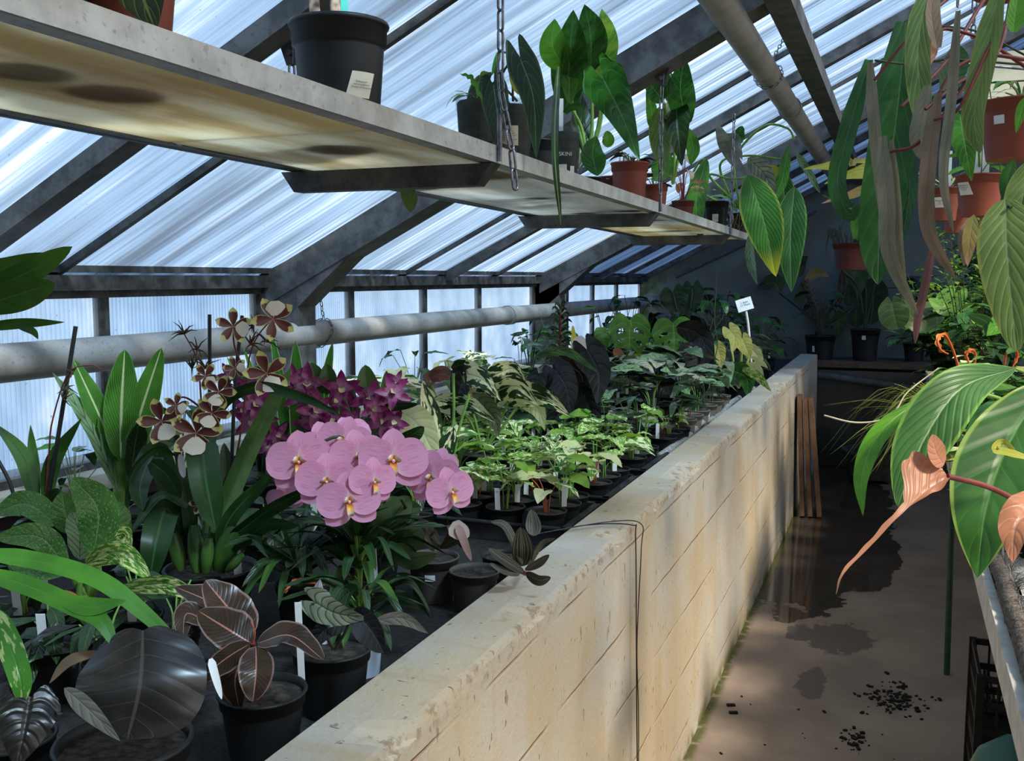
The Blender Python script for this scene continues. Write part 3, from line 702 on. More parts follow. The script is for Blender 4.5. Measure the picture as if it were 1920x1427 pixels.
def foliage(root, n, mat, shape, L, w, ph, pr, z0=.08, seed=1, droop=(.2, .9), stem=None, sr=.0022, each=True, az0=None, fan=6.283, cols=4, segs=9, bx=0, by=0, up0=.2, name='leaf', fold=.18, wave=.08, **k):
    """n stalked leaves spraying from the pot: ph stalk height range, pr reach range, droop how far the blade bends down."""
    rnd = random.Random(seed); stm = MB(); allb = MB(); mats = mat if isinstance(mat, list) else [mat]
    for i in range(n):
        a = (az0 if az0 is not None else rnd.random() * 6.283) + fan * (i + rnd.uniform(-.25, .25)) / n
        h = rnd.uniform(*ph); q = rnd.uniform(*pr); Li = L * rnd.uniform(.75, 1.15); dr = rnd.uniform(*droop); D = Vector((math.cos(a), math.sin(a), 0))
        o = Vector((bx, by, z0)); tip = o + D * q + Vector((0, 0, h)); mid = o + D * (q * .35) + Vector((0, 0, h * .6))
        if h > .01: stm.tube(curve([o + D * .006, mid, tip], 7), sr, sr * .7, n=5, caps=False)
        e1 = tip + (D * math.cos(up0 - dr * .4) + Vector((0, 0, math.sin(up0 - dr * .4)))) * Li * .5
        e2 = e1 + (D * math.cos(up0 - dr * 1.2) + Vector((0, 0, math.sin(up0 - dr * 1.2)))) * Li * .5
        tw = rnd.uniform(-.5, .5); S_ = D.cross(Vector((0, 0, 1)))
        nrm = lambda p, T, tw=tw, S_=S_: (S_.cross(T) if S_.cross(T).z > -.2 or True else T) + S_ * tw
        b = MB() if each else allb
        blade(b, curve([tip, e1, e2], segs), w / 2 * Li / L, shape, nrm, cols=cols, seed=rnd.random() * 6, fold=fold, wave=wave, **k)
        if each: b.build(name, mats[rnd.randrange(len(mats))], root)
    if not each: allb.build('foliage', mats[0], root)
    if stm.v: stm.build('stem', stem or M['stem'], root)
def vdown(S_, T): return S_.cross(T)
M['stem'] = simple('green_stem', (.16, .30, .06), .5, 0, .2, 20); M['redstem'] = simple('red_stem', (.16, .03, .025), .4, 0, .3, 20)
M['darkstem'] = simple('dark_stem', (.05, .06, .03), .5, 0, .3, 20); M['orangestem'] = simple('orange_stem', (.50, .10, .04), .5, 0, .2); M['bark'] = simple('pale_bark', (.32, .25, .20), .9, 0, .5, 60, .6)
M['stake'] = simple('dark_stake', (.02, .018, .018), .5, 0, .2)
# leaf materials
G = leafmat
G('green', (.07, .24, .03), (.03, .12, .018), rib=(.20, .40, .10), vein=(.11, .30, .06), nv=10, veinw=.06)
G('glossgreen', (.035, .15, .03), (.015, .07, .015), rib=(.12, .26, .08), vein=(.06, .19, .05), nv=9, rough=.25, veinw=.05, trans=.2)
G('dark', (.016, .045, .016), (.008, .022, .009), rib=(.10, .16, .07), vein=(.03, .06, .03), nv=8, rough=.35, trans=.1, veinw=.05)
G('orchid', (.05, .13, .03), (.02, .06, .015), rib=(.03, .09, .02), nv=1, rough=.35, trans=.18, ribw=.04, bump=.05)
G('strapdark', (.025, .075, .028), (.012, .04, .015), rib=(.05, .12, .04), nv=1, rough=.33, trans=.12, ribw=.05, bump=.08)
G('black', (.012, .012, .014), (.006, .006, .008), rib=(.05, .04, .035), vein=(.022, .022, .024), nv=7, rough=.28, trans=.03, veinw=.05)
G('blackgrey', (.018, .018, .022), (.009, .009, .012), rib=(.07, .055, .045), vein=(.042, .042, .045), bump=.06, nv=7, rough=.27, trans=.03, veinw=.04, spec=.6)
G('burgundy', (.042, .026, .022), (.018, .012, .011), rib=(.38, .16, .12), vein=(.045, .03, .026), nv=14, bump=.12, rough=.3, trans=.08, edge=(.22, .13, .11), ribw=.03)
G('silver', (.25, .28, .25), (.12, .15, .13), rib=(.02, .05, .02), vein=(.02, .05, .03), nv=8, rough=.35, trans=.08, veinw=.14)
G('silvergreen', (.17, .29, .19), (.07, .14, .08), rib=(.02, .05, .02), vein=(.015, .05, .02), nv=8, rough=.3, trans=.1, veinw=.12)
G('palewhite', (.62, .66, .50), (.50, .56, .38), rib=(.70, .74, .58), vein=(.55, .62, .42), nv=7, rough=.45, trans=.35)
G('cream', (.55, .60, .42), (.42, .50, .30), rib=(.6, .66, .48), nv=6, rough=.45, trans=.3)
G('varieg', (.07, .24, .04), (.04, .15, .025), rib=(.30, .42, .2), varieg=(.68, .74, .54), vth=.51, vscale=4.5, nv=7, rough=.35)
G('variegdark', (.018, .055, .022), (.01, .03, .012), rib=(.3, .4, .25), varieg=(.70, .74, .58), vth=.50, vscale=3.5, nv=7, rough=.3, trans=.15)
G('mottle', (.13, .33, .05), (.07, .22, .03), rib=(.4, .5, .3), varieg=(.60, .70, .38), vth=.52, vscale=9, nv=8, rough=.4)
G('limegreen', (.22, .40, .06), (.09, .24, .03), rib=(.36, .46, .2), vein=(.22, .40, .1), nv=9, rough=.4, trans=.35)
G('speckle', (.075, .22, .06), (.045, .15, .04), rib=(.22, .38, .16), spots=(.30, .44, .22), nv=8, rough=.35)
G('aglao', (.05, .20, .03), (.02, .10, .015), rib=(.62, .68, .36), vein=(.20, .42, .12), nv=15, slant=1.3, ribw=.055, veinw=.09, edge=(.10, .25, .05), rough=.35)
G('margin', (.05, .22, .03), (.03, .14, .02), rib=(.07, .26, .04), edge=(.66, .72, .44), nv=1, bump=.05)
G('jewel', (.026, .028, .015), (.014, .014, .008), rib=(.34, .24, .16), stripes=(.32, .27, .19), ribw=.012, nv=1, rough=.5, trans=.1, back=(.45, .10, .05))
G('hangdark', (.02, .10, .02), (.012, .06, .015), rib=(.10, .18, .08), vein=(.03, .12, .03), nv=8, rough=.35, trans=.2, back=(.30, .30, .22), veinw=.05)
G('hangpale', (.21, .21, .19), (.14, .15, .13), rib=(.30, .10, .07), nv=8, vein=(.24, .25, .22), rough=.5, trans=.22, back=(.30, .30, .2), veinw=.05)
G('hangbrown', (.19, .145, .13), (.12, .10, .08), rib=(.25, .08, .06), nv=8, rough=.5, trans=.2)
G('hanggreen', (.13, .22, .08), (.08, .15, .05), rib=(.25, .3, .15), vein=(.19, .29, .12), nv=9, slant=.9, rough=.45, trans=.3, edge=(.22, .26, .06))
G('yellowtip', (.05, .20, .03), (.03, .13, .02), rib=(.22, .36, .10), vein=(.10, .26, .07), nv=13, slant=1.2, tip=(.60, .55, .03), rough=.32, veinw=.07, bump=.4, edge=(.30, .36, .05))
G('ribbed', (.042, .145, .045), (.028, .10, .03), rib=(.24, .38, .18), vein=(.018, .07, .02), nv=11, slant=1.0, rough=.42, bump=.35, veinw=.05, edge=(.14, .30, .05))
G('bigglossy', (.034, .13, .03), (.022, .085, .02), rib=(.10, .24, .06), vein=(.04, .15, .04), nv=6, rough=.36, veinw=.04, edge=(.22, .34, .06), trans=.22)
G('fanleaf', (.40, .19, .15), (.30, .15, .12), rib=(.46, .28, .22), vein=(.46, .27, .22), nv=14, slant=-.8, rough=.35, trans=.35, veinw=.05, tip=(.30, .17, .12))
G('salmon', (.40, .19, .15), (.30, .15, .12), rib=(.5, .3, .22), vein=(.46, .27, .22), nv=6, rough=.35, trans=.35, veinw=.05)
G('salmongreen', (.36, .25, .13), (.22, .24, .09), rib=(.5, .28, .2), nv=6, rough=.4, trans=.35, tip=(.62, .30, .24))
G('purpleleaf', (.20, .09, .10), (.13, .06, .07), rib=(.3, .15, .15), nv=6, rough=.45)
G('yellowgreen', (.42, .44, .10), (.30, .36, .06), rib=(.5, .5, .2), nv=8, rough=.4, trans=.4)
G('yellowcream', (.62, .62, .28), (.48, .52, .18), rib=(.66, .66, .4), nv=8, rough=.4, trans=.4)
G('brightgreen', (.10, .32, .035), (.06, .22, .025), rib=(.22, .44, .10), vein=(.07, .25, .03), nv=8, rough=.3, trans=.3)
G('silverdead', (.22, .24, .27), (.13, .15, .17), nv=5, rough=.4, trans=.2, back=(.4, .42, .42))
G('fern', (.20, .26, .07), (.10, .14, .04), nv=1, rough=.5)
G('darkmonst', (.09, .24, .04), (.06, .17, .03), rib=(.20, .36, .10), vein=(.13, .30, .07), nv=7, rough=.4, trans=.35)
# flowers
def petal(mb, P0, d, side, nrm_, L, hw, shape='round', cup=.15, curl=0, n=9, cols=6):
    P = [P0 + d * (L * t) + nrm_ * (curl * L * t * t) for t in [i / (n - 1) for i in range(n)]]
    return blade(mb, P, hw, shape, lambda p, T: nrm_, fold=0, cup=cup, cols=cols)
t_ = NT('phal_petal'); u_ = t_.n('ShaderNodeUVMap').outputs[0]; s_ = t_.n('ShaderNodeSeparateXYZ'); t_.l(u_, s_.inputs[0])
w_ = t_.n('ShaderNodeTexNoise'); w_.inputs['Scale'].default_value = 1; mp_ = t_.n('ShaderNodeMapping'); mp_.inputs['Scale'].default_value = (45, 2.5, 1); t_.l(u_, mp_.inputs[0]); t_.l(mp_.outputs[0], w_.inputs['Vector'])
cc = t_.mix(t_.step(w_.outputs[0], .45, .7), (.76, .34, .50), (.62, .22, .40)); cc = t_.mix(t_.step(s_.outputs[1], .25, 0), cc, (.78, .50, .58))
tl_ = t_.n('ShaderNodeBsdfTranslucent'); t_.l(cc, tl_.inputs[0]); ms_ = t_.n('ShaderNodeMixShader'); ms_.inputs[0].default_value = .3; t_.l(t_.prin(cc, .55), ms_.inputs[1]); t_.l(tl_.outputs[0], ms_.inputs[2]); M['phal'] = t_.done(ms_.outputs[0])
t_ = NT('phal_lip'); s_ = t_.n('ShaderNodeSeparateXYZ'); t_.l(t_.n('ShaderNodeUVMap').outputs[0], s_.inputs[0])
cc = t_.mix(t_.step(s_.outputs[1], .15, .5), (.62, .13, .03), (.80, .42, .06)); cc = t_.mix(t_.step(s_.outputs[1], .45, .75), cc, (.82, .72, .66)); M['lip'] = t_.done(t_.prin(cc, .4))
M['lipwhite'] = simple('flower_white', (.80, .78, .70), .5, 0, .05, 8)
t_ = NT('oncidium_petal'); s_ = t_.n('ShaderNodeSeparateXYZ'); uu = t_.n('ShaderNodeUVMap').outputs[0]; t_.l(uu, s_.inputs[0])
nn = t_.noise(t_.coord('Object'), 70, 2); k_ = t_.step(t_.math('ADD', s_.outputs[1], t_.math('MULTIPLY', nn, .5)), .98, 1.04); au_ = t_.math('ABSOLUTE', t_.math('SUBTRACT', s_.outputs[0], .5))
cc = t_.mix(k_, (.095, .012, .014), (.58, .58, .22)); cc = t_.mix(t_.step(au_, .40, .46), cc, (.5, .48, .22)); M['onc'] = t_.done(t_.prin(cc, .4))
t_ = NT('dendrobium_petal'); s_ = t_.n('ShaderNodeSeparateXYZ'); t_.l(t_.n('ShaderNodeUVMap').outputs[0], s_.inputs[0])
cc = t_.mix(t_.step(s_.outputs[1], .0, .7), (.50, .22, .38), (.30, .02, .15)); cc = t_.mix(t_.step(t_.noise(t_.coord('Object'), 50), .45, .6), cc, (.16, .008, .08))
tl_ = t_.n('ShaderNodeBsdfTranslucent'); t_.l(cc, tl_.inputs[0]); ms_ = t_.n('ShaderNodeMixShader'); ms_.inputs[0].default_value = .25; t_.l(t_.prin(cc, .45), ms_.inputs[1]); t_.l(tl_.outputs[0], ms_.inputs[2]); M['dend'] = t_.done(ms_.outputs[0])
M['throat'] = simple('flower_throat', (.62, .56, .30), .5, 0, .2, 30)
def frame(c, face, spin):
    N = Vector(face).normalized(); Uz = Vector((0, 0, 1)); U = (Uz - N * Uz.dot(N)).normalized(); U = Matrix.Rotation(spin, 3, N) @ U; S_ = U.cross(N); return N, U, S_
def phal(root, c, s, face, spin=0):
    N, U, S_ = frame(c, face, spin); c = Vector(c) - Vector(root.location); mb = MB()
    def D(a): return U * math.cos(a) + S_ * math.sin(a)
    b = c - N * s * .035
    for a in (0, R(128), R(-128)): petal(mb, b, D(a), None, N, s * .50, s * .20, 'oval', .08, -.08, 12, 6)
    for a in (R(76), R(-76)): petal(mb, b + N * s * .02, D(a), None, N, s * .52, s * .285, 'round', .10, -.06, 14, 10)
    fl = mb.build('flower', M['phal'], root)
    lb = MB(); d = (-U * .6 + N * .8).normalized()
    for a in (R(60), R(-60)): petal(lb, c + N * s * .02, (D(a) * .5 + N * .75).normalized(), None, (U * .3 + D(a)).normalized(), s * .17, s * .07, 'round', .5, 0, 7, 4)
    blade(lb, curve([c + N * s * .02, c + N * s * .11 - U * s * .07, c + N * s * .13 - U * s * .17, c + N * s * .05 - U * s * .22], 9), s * .055, 'round', lambda p, T: N, cup=.3, cols=4)
    lb.build('lip', M['lip'], fl)
    MB().tube(curve([c, c + N * s * .06 + U * s * .015, c + N * s * .09 - U * s * .005], 6), s * .028, s * .022, n=8).build('column', simple('phal_column', (.80, .60, .68), .5, 0, .05), fl)
    return fl
def star(root, c, s, face, spin, mat, kind):
    N, U, S_ = frame(c, face, spin); c = Vector(c) - Vector(root.location); mb = MB()
    def D(a): return U * math.cos(a) + S_ * math.sin(a)
    for k, a in enumerate((0, R(70), R(-70), R(140), R(-140))):
        petal(mb, c, (D(a) + N * .15).normalized(), None, N, s * (.5 if kind == 'onc' else .52), s * (.125 if kind == 'onc' else .12), 'lance' if kind != 'onc' else 'obov', .2, -.15 if k % 2 else .1, 8, 4)
    fl = mb.build('flower', M[mat], root); lb = MB()
    if kind == 'onc':
        petal(lb, c - N * s * .01, (-U + N * .35).normalized(), None, N, s * .42, s * .21, 'round', -.12, .05, 9, 6); lb.build('lip', M['lipwhite'], fl)
    else:
        petal(lb, c, (-U * .5 + N).normalized(), None, (N * .4 + U).normalized(), s * .20, s * .09, 'round', .6, 0, 7, 6); lb.build('lip', M['throat'], fl)
    return fl
def gpt(px, py, zr): return on(px, py, 2, zr)      # point on the level plane z
ZB = .856
def bpot(name, label, cat, px, py, wpx, h, mat='black', group=None, soil=True, square=False):
    """Pot on the left bench whose rim centre is seen at px, py and is wpx wide."""
    p = gpt(px, py, ZB + h); d = dep(p); r = wpx / 2 * d / F
    root = empty(name, (p.x, p.y, ZB), label=label, cat=cat, group=group); root['_r'] = r
    pot(root, r, h, mat, soil=soil, square=square); return root, r, d

# ================================================================== left bench, foreground plants
def bulb(root, p0, p1, rpx, mat='orchid', name='pseudobulb'):
    a, b = at(*p0), at(*p1); o = Vector(root.location); r = rpx * p0[2] / F; n = 9; P = curve([a - o, (a + b) / 2 - o, b - o], n)
    mb = MB(); rows = []; T = (b - a).normalized(); x = T.orthogonal().normalized(); y = T.cross(x)
    for i, p in enumerate(P):
        k = r * (.35 + .75 * math.sin(math.pi * (i + .6) / (n + .4)) ** .8); rows.append([p + x * k * math.cos(t) + y * k * .75 * math.sin(t) for t in [6.283 * j / 12 for j in range(12)]])
    mb.grid(rows, loop=True); mb.poly(rows[-1]); return mb.build(name, M[mat], root)

# big black-leaved plant at the near corner
root, r, d = bpot('potted_plant', 'large black pot holding one huge round near-black leaf, nearest on the bench', 'potted plant', 232, 1385, 250, .13)
hleaf(root, [(268, 1182, 1.17), (262, 1285, 1.13), (238, 1388, 1.12)], 232, 'round', M['blackgrey'], n=36, cols=18, cup=-.22, fold=.05, wave=.03, lobe=.04, roll=.15)
hleaf(root, [(120, 1290, 1.10), (165, 1330, 1.09), (226, 1390, 1.09)], 34, 'lance', M['silverdead'], roll=.6, n=20, label='pale folded edge of the big leaf')
hstem(root, [(262, 1195, 1.18), (250, 1260, 1.2), (236, 1380, 1.22)], 5, M['darkstem'])
sticker(root, r, .13, R(-60), .03, .02, .10, 'wsticker')
ptag(root, .02, .06, .10, .06, .006, mat='stake')
root = empty('potted_plant', tuple(gpt(30, 1500, ZB)), label='dark pot with a drooping purple-black leaf cut by the left frame edge', cat='potted plant'); pot(root, .055, .09)
hleaf(root, [(55, 1312, 1.10), (45, 1370, 1.08), (30, 1440, 1.07)], 120, 'heart', M['black'], n=26, cols=12, wave=.08, cup=-.2, label='purple-black leaf')
hleaf(root, [(20, 1290, 1.16), (70, 1330, 1.13), (118, 1338, 1.1)], 22, 'lance', M['silverdead'], roll=.5, label='pale upturned leaf edge')
# burgundy rubber-plant like foliage
root, r, d = bpot('potted_plant', 'black pot of burgundy black toothed leaves with pink midribs by the bench rim', 'potted plant', 492, 1292, 165, .105)
for pts, w, ro in (([(470, 1205, 1.36), (430, 1180, 1.36), (372, 1145, 1.38)], 78, .35), ([(468, 1208, 1.34), (425, 1235, 1.32), (364, 1282, 1.30)], 46, -.5), ([(480, 1212, 1.33), (480, 1260, 1.30), (474, 1316, 1.29)], 66, .0),
                   ([(482, 1205, 1.34), (545, 1190, 1.33), (608, 1238, 1.31)], 44, -.8), ([(465, 1195, 1.40), (430, 1140, 1.43), (385, 1088, 1.45)], 76, .5), ([(468, 1200, 1.38), (440, 1270, 1.37), (448, 1330, 1.37)], 52, .6),
                   ([(395, 1170, 1.42), (350, 1150, 1.43), (342, 1200, 1.41)], 42, .4), ([(470, 1190, 1.45), (400, 1130, 1.5), (330, 1100, 1.52)], 50, .9)):
    hleaf(root, pts, w, 'oval', M['burgundy'], roll=ro, n=26, cols=10, fold=.22, wave=.05, nw=4)
hstem(root, [(490, 1300, 1.40), (478, 1250, 1.38), (474, 1205, 1.35)], 5, M['redstem']); hstem(root, [(474, 1205, 1.35), (478, 1185, 1.34), (470, 1166, 1.33)], 2.5, M['orangestem'], .6, name='leaf_sheath')
hleaf(root, [(395, 1235, 1.3), (402, 1262, 1.29), (416, 1312, 1.28)], 15, 'strap', M['tag'], name='plant_tag', cols=2, label='long white plastic tag')
ptag(root, .02, .07, .09, .13, .010)
# small black leaves with silver leaf
root, r, d = bpot('potted_plant', 'black pot with grey silvery velvet leaves next to the pale pot', 'potted plant', 622, 1212, 150, .105)
hleaf(root, [(588, 1128, 1.5), (630, 1150, 1.48), (688, 1160, 1.46)], 62, 'heart', M['silver'], roll=.3, n=24, cols=10, wave=.08)
hleaf(root, [(660, 1148, 1.48), (690, 1178, 1.45), (719, 1224, 1.43)], 54, 'oval', M['blackgrey'], roll=.4, n=24, fold=.3, label='dark folded leaf')
hleaf(root, [(650, 1170, 1.52), (610, 1180, 1.5), (582, 1215, 1.5)], 38, 'oval', M['black'], roll=.5)
hleaf(root, [(640, 1160, 1.55), (600, 1120, 1.58), (600, 1085, 1.6)], 26, 'lance', M['burgundy'], roll=.2)
for p in ([(625, 1218, 1.52), (600, 1170, 1.52), (588, 1130, 1.5)], [(628, 1218, 1.52), (650, 1180, 1.5), (660, 1150, 1.48)]): hstem(root, p, 3, M['darkstem'])
ptag(root, -.03, .03, .09, .05, .012)
# pale pot
root, r, d = bpot('potted_plant', 'pale blue-grey glossy pot half hidden behind the black one at the rim', 'potted plant', 676, 1158, 92, .10, 'white')
foliage(root, 26, [M['strapdark'], M['orchid'], M['dark']], 'strap', .13, .02, (.02, .07), (.01, .03), .09, 3, (.6, 1.5), up0=.8, cols=4, segs=12, fold=.25)
hleaf(root, [(700, 1165, 1.6), (755, 1160, 1.6), (803, 1188, 1.6)], 24, 'lance', M['silverdead'], roll=.6, label='glossy grey leaf tip')
# dense rosette of arching straps
root, r, d = bpot('potted_plant', 'black pot overflowing with arching dark green straps below the pink orchid', 'potted plant', 672, 1092, 112, .10)
rnd = random.Random(8)
foliage(root, 26, [M['strapdark'], M['orchid'], M['dark']], 'strap', .17, .024, (.03, .09), (.005, .03), .09, 21, (.7, 1.5), up0=1.0, cols=4, segs=14, fold=.25)
foliage(root, 14, [M['strapdark'], M['dark']], 'strap', .13, .022, (.08, .13), (.005, .02), .09, 25, (.3, 1.2), up0=1.2, cols=4, segs=12, fold=.25)
ptag(root, .045, -.01, .07, .11, .011, .2)
root, r, d = bpot('potted_plant', 'black pot of thin dark leaves with small orange buds left of the pink orchid', 'potted plant', 560, 1090, 90, .09)
foliage(root, 34, [M['strapdark'], M['orchid'], M['dark']], 'strap', .16, .02, (.02, .09), (.005, .03), .08, 31, (.4, 1.4), up0=.9, cols=4, segs=12, fold=.25)
for q in ((535, 1110), (608, 1095)): hstem(root, [(565, 1085, 1.85), (550, 1090, 1.8), (q[0], q[1], 1.76)], 2, M['orangestem'], 3)
# jewel orchid pots by the rim
root, r, d = bpot('potted_plant', 'taupe black pot with square white price sticker and striped dark leaves', 'potted plant', 812, 1042, 98, .095, 'char')
sticker(root, r, .095, R(-72), .022, .014, .06, 'wsticker')
for pts, w, ro in (([(825, 1030, 2.03), (800, 990, 2.0), (785, 975, 2.0)], 22, .5), ([(830, 1028, 2.0), (850, 1000, 1.98), (838, 985, 1.97)], 20, .2), ([(815, 1035, 2.0), (790, 1000, 1.98), (775, 1005, 1.97)], 18, .7), ([(825, 1030, 2.0), (860, 1010, 1.96), (868, 1028, 1.95)], 20, .9), ([(822, 1030, 2.0), (812, 1000, 1.96), (826, 1022, 1.93)], 18, .2)):
    hleaf(root, pts, w, 'oval', M['jewel'], roll=ro, n=16)
root, r, d = bpot('plant_pot', 'low black pot of bare soil sitting right against the bench rim', 'plant pot', 890, 1068, 96, .085, 'char')
tg = hleaf(root, [(858, 985, 1.93), (868, 1010, 1.93), (884, 1052, 1.95)], 16, 'strap', simple('brown_tag', (.36, .22, .20), .6, 0, .05), name='plant_tag', cols=2, label='brownish pink tag leaning out of the pot')
hleaf(root, [(845, 985, 1.935), (862, 996, 1.935), (880, 1006, 1.935)], 34, 'strap', simple('card_tag', (.42, .34, .28), .7, 0, .1), name='label_card', cols=2)
root, r, d = bpot('potted_plant', 'striped jewel orchid spilling dark oval leaves over the bench wall', 'orchid', 945, 1040, 84, .085)
for pts, w, ro in (([(978, 1062, 1.98), (980, 1030, 1.96), (976, 988, 1.96)], 40, .0), ([(1000, 1005, 2.02), (1000, 985, 2.03), (996, 955, 2.04)], 30, .2), ([(985, 1075, 1.95), (945, 1050, 1.93), (915, 1028, 1.93)], 20, .9), ([(985, 1075, 1.93), (1010, 1088, 1.9), (1033, 1083, 1.9)], 20, .5),
                   ([(975, 1078, 1.93), (945, 1070, 1.92), (918, 1056, 1.92)], 14, .4), ([(985, 1070, 1.95), (1010, 1055, 1.94), (1030, 1040, 1.94)], 16, 1.0), ([(985, 1072, 1.95), (1015, 1020, 2.0), (1042, 1009, 2.0)], 10, 1.1), ([(980, 1060, 1.96), (950, 990, 2.0), (920, 978, 2.0)], 16, .8)):
    hleaf(root, pts, w, 'oval', M['jewel'], roll=ro, n=20, cols=10)
hstem(root, [(945, 1045, 2.03), (965, 1062, 1.98), (985, 1076, 1.95)], 4, M['redstem'])

# ------------------------------------------------ pink moth orchid
root, r, d = bpot('moth_orchid', 'moth orchid with a dense cluster of large pink flowers in the middle of the bench', 'orchid', 700, 1022, 105, .11)
for pts, w, ro in (([(705, 1015, 2.05), (725, 985, 1.98), (768, 930, 1.97)], 74, .1), ([(715, 1035, 2.05), (760, 1010, 1.98), (790, 990, 1.95)], 56, .6), ([(730, 1040, 2.02), (770, 1048, 1.95), (818, 1038, 1.93)], 34, .8), ([(695, 1030, 2.05), (665, 1010, 2.0), (640, 1030, 1.96)], 40, .7), ([(700, 1010, 2.1), (735, 960, 2.2), (790, 950, 2.2)], 60, .5)):
    hleaf(root, pts, w, 'oval', M['phleaf'] if 'phleaf' in M else G('phleaf', (.12, .20, .12), (.06, .12, .06), rib=(.05, .11, .05), nv=1, rough=.4, bump=.05, ribw=.03), roll=ro, n=24, fold=.25)
for p in ([(710, 1060, 2.12), (712, 1000, 2.1), (705, 935, 2.05)],): hstem(root, p, 5, M['stake'], name='stake')
hstem(root, [(660, 1060, 2.1), (652, 1000, 2.0), (640, 965, 1.95)], 5, simple('bamboo', (.45, .32, .18), .6), name='stake', label='tan stake')
hstem(root, [(712, 1050, 2.12), (735, 975, 2.05), (760, 955, 1.98), (752, 935, 1.95)], 3, M['darkstem'])
for p in ([(700, 1010, 2.1), (700, 900, 2.0), (640, 820, 1.9), (560, 860, 1.88)], [(705, 1010, 2.1), (740, 880, 2.0), (790, 850, 1.92), (840, 900, 1.87)]): hstem(root, p, 3, M['darkstem'])
for i, (x, y, w, d, fx, fy, sp) in enumerate(((562, 868, 135, 1.84, -.15, .0, .1), (612, 905, 124, 1.80, .05, -.05, -.05), (655, 942, 128, 1.76, .05, -.05, .08), (610, 838, 110, 1.93, .2, .1, .2), (643, 832, 118, 1.90, -.3, .15, -.15), (672, 858, 118, 1.86, .25, 0, .1),
        (700, 905, 104, 1.78, .5, -.1, -.1), (738, 866, 140, 1.83, .0, .05, 0), (812, 900, 118, 1.84, -.45, 0, .1), (846, 924, 108, 1.80, .55, -.1, .15), (655, 820, 92, 1.96, .1, .2, .3), (822, 872, 80, 1.93, -.2, .3, -.2), (690, 925, 100, 1.9, .2, 0, .6))):
    c = at(x, y, d); face = (CP - c).normalized() + RT * fx + UP * fy; phal(root, c, w * d / F / 1.08, face, sp)
c = at(536, 935, 1.95); phal(root, c, .075, (CP - c).normalized() - UP * .5, .2)
ptag(root, -.05, .02, .10, .07, .02, .3, text='14,-')

# ------------------------------------------------ brassia type orchid with maroon and white flowers
root, r, d = bpot('spider_orchid', 'tall orchid with maroon and white flowers above long dark strap leaves', 'orchid', 395, 1062, 172, .11)
SL = M['strapdark']
for pts, w, ro in (([(376, 812, 1.90), (386, 900, 1.86), (404, 993, 1.86)], 60, .15), ([(340, 1030, 1.95), (300, 860, 2.0), (278, 868, 1.95), (262, 912, 1.9), (268, 958, 1.88)], 46, .3), ([(236, 958, 1.9), (250, 885, 1.9), (295, 842, 1.92), (332, 856, 1.95)], 13, .5),
        ([(282, 866, 1.90), (312, 892, 1.90), (338, 935, 1.92)], 34, .4), ([(345, 1000, 1.95), (312, 955, 1.92), (292, 1020, 1.86), (280, 1092, 1.86)], 58, .2), ([(352, 950, 1.92), (300, 930, 1.9), (242, 1005, 1.86)], 17, .7), ([(402, 1000, 1.92), (470, 835, 1.98), (546, 690, 2.02)], 36, .3),
        ([(385, 1000, 1.92), (400, 790, 1.95), (470, 727, 1.9), (560, 742, 1.86), (640, 778, 1.84)], 22, .5), ([(420, 1020, 1.92), (500, 960, 1.9), (600, 905, 1.88)], 26, .6), ([(360, 1020, 1.94), (348, 930, 1.93), (330, 870, 1.95)], 24, .1), ([(390, 1010, 1.93), (440, 900, 2.0), (470, 850, 2.02)], 38, .4),
        ([(410, 1020, 1.92), (440, 960, 1.9), (520, 880, 1.9)], 30, .3), ([(430, 1040, 1.92), (470, 1010, 1.88), (504, 1046, 1.84)], 13, .5), ([(440, 1030, 1.92), (500, 985, 1.88), (560, 985, 1.85)], 24, .7), ([(370, 1010, 1.96), (372, 930, 2.0), (365, 860, 2.02)], 26, .3), ([(420, 1010, 1.96), (425, 900, 2.03), (420, 830, 2.05)], 30, .3)):
    hleaf(root, pts, w, 'strap', SL if w != 36 else M['orchid'], roll=ro, n=28, cols=6, fold=.25)
for a, b, k in (((340, 1070, 1.93), (325, 1000, 1.93), 13), ((372, 1075, 1.91), (364, 985, 1.93), 15), ((410, 1072, 1.92), (440, 985, 1.92), 20), ((385, 1075, 1.90), (392, 1010, 1.90), 11), ((425, 1070, 1.90), (455, 1040, 1.89), 10)): bulb(root, a, b, k)
for p, q in (([(392, 1050, 1.97), (393, 800, 2.0), (393, 590, 2.02)], 3.5), ([(428, 1050, 1.97), (440, 740, 2.0), (454, 592, 2.02)], 3.5), ([(348, 1050, 1.95), (338, 900, 1.96), (328, 790, 1.97)], 6)): hstem(root, p, q, M['stake'], name='stake')
for p in ([(400, 1050, 1.96), (450, 820, 1.97), (470, 660, 1.97), (515, 590, 1.96)], [(395, 1050, 1.96), (380, 800, 1.96), (370, 680, 1.96), (345, 625, 1.96)], [(385, 770, 1.96), (340, 745, 1.94), (305, 790, 1.9)], [(460, 700, 1.96), (440, 650, 1.95), (437, 610, 1.93)], [(330, 790, 1.96), (350, 770, 1.94), (365, 800, 1.9)]):
    hstem(root, p, 2.2, M['redstem'], 1.2)
for x, y, w, sp in ((368, 812, 96, -.2), (303, 790, 84, .3), (398, 775, 66, -.5), (500, 700, 84, .3), (437, 612, 66, 1.2), (512, 598, 80, 2.9), (410, 735, 62, -.4), (385, 705, 50, .6), (440, 690, 44, 1.5), (375, 945, 40, .2), (330, 760, 46, 1.0)):
    c = at(x, y, 1.89); star(root, c, w * 1.89 / F * 1.1, (CP - c).normalized() + RT * .1 * sp, sp, 'onc', 'onc')
mb = MB(); rnd = random.Random(4); o0 = Vector(root.location)
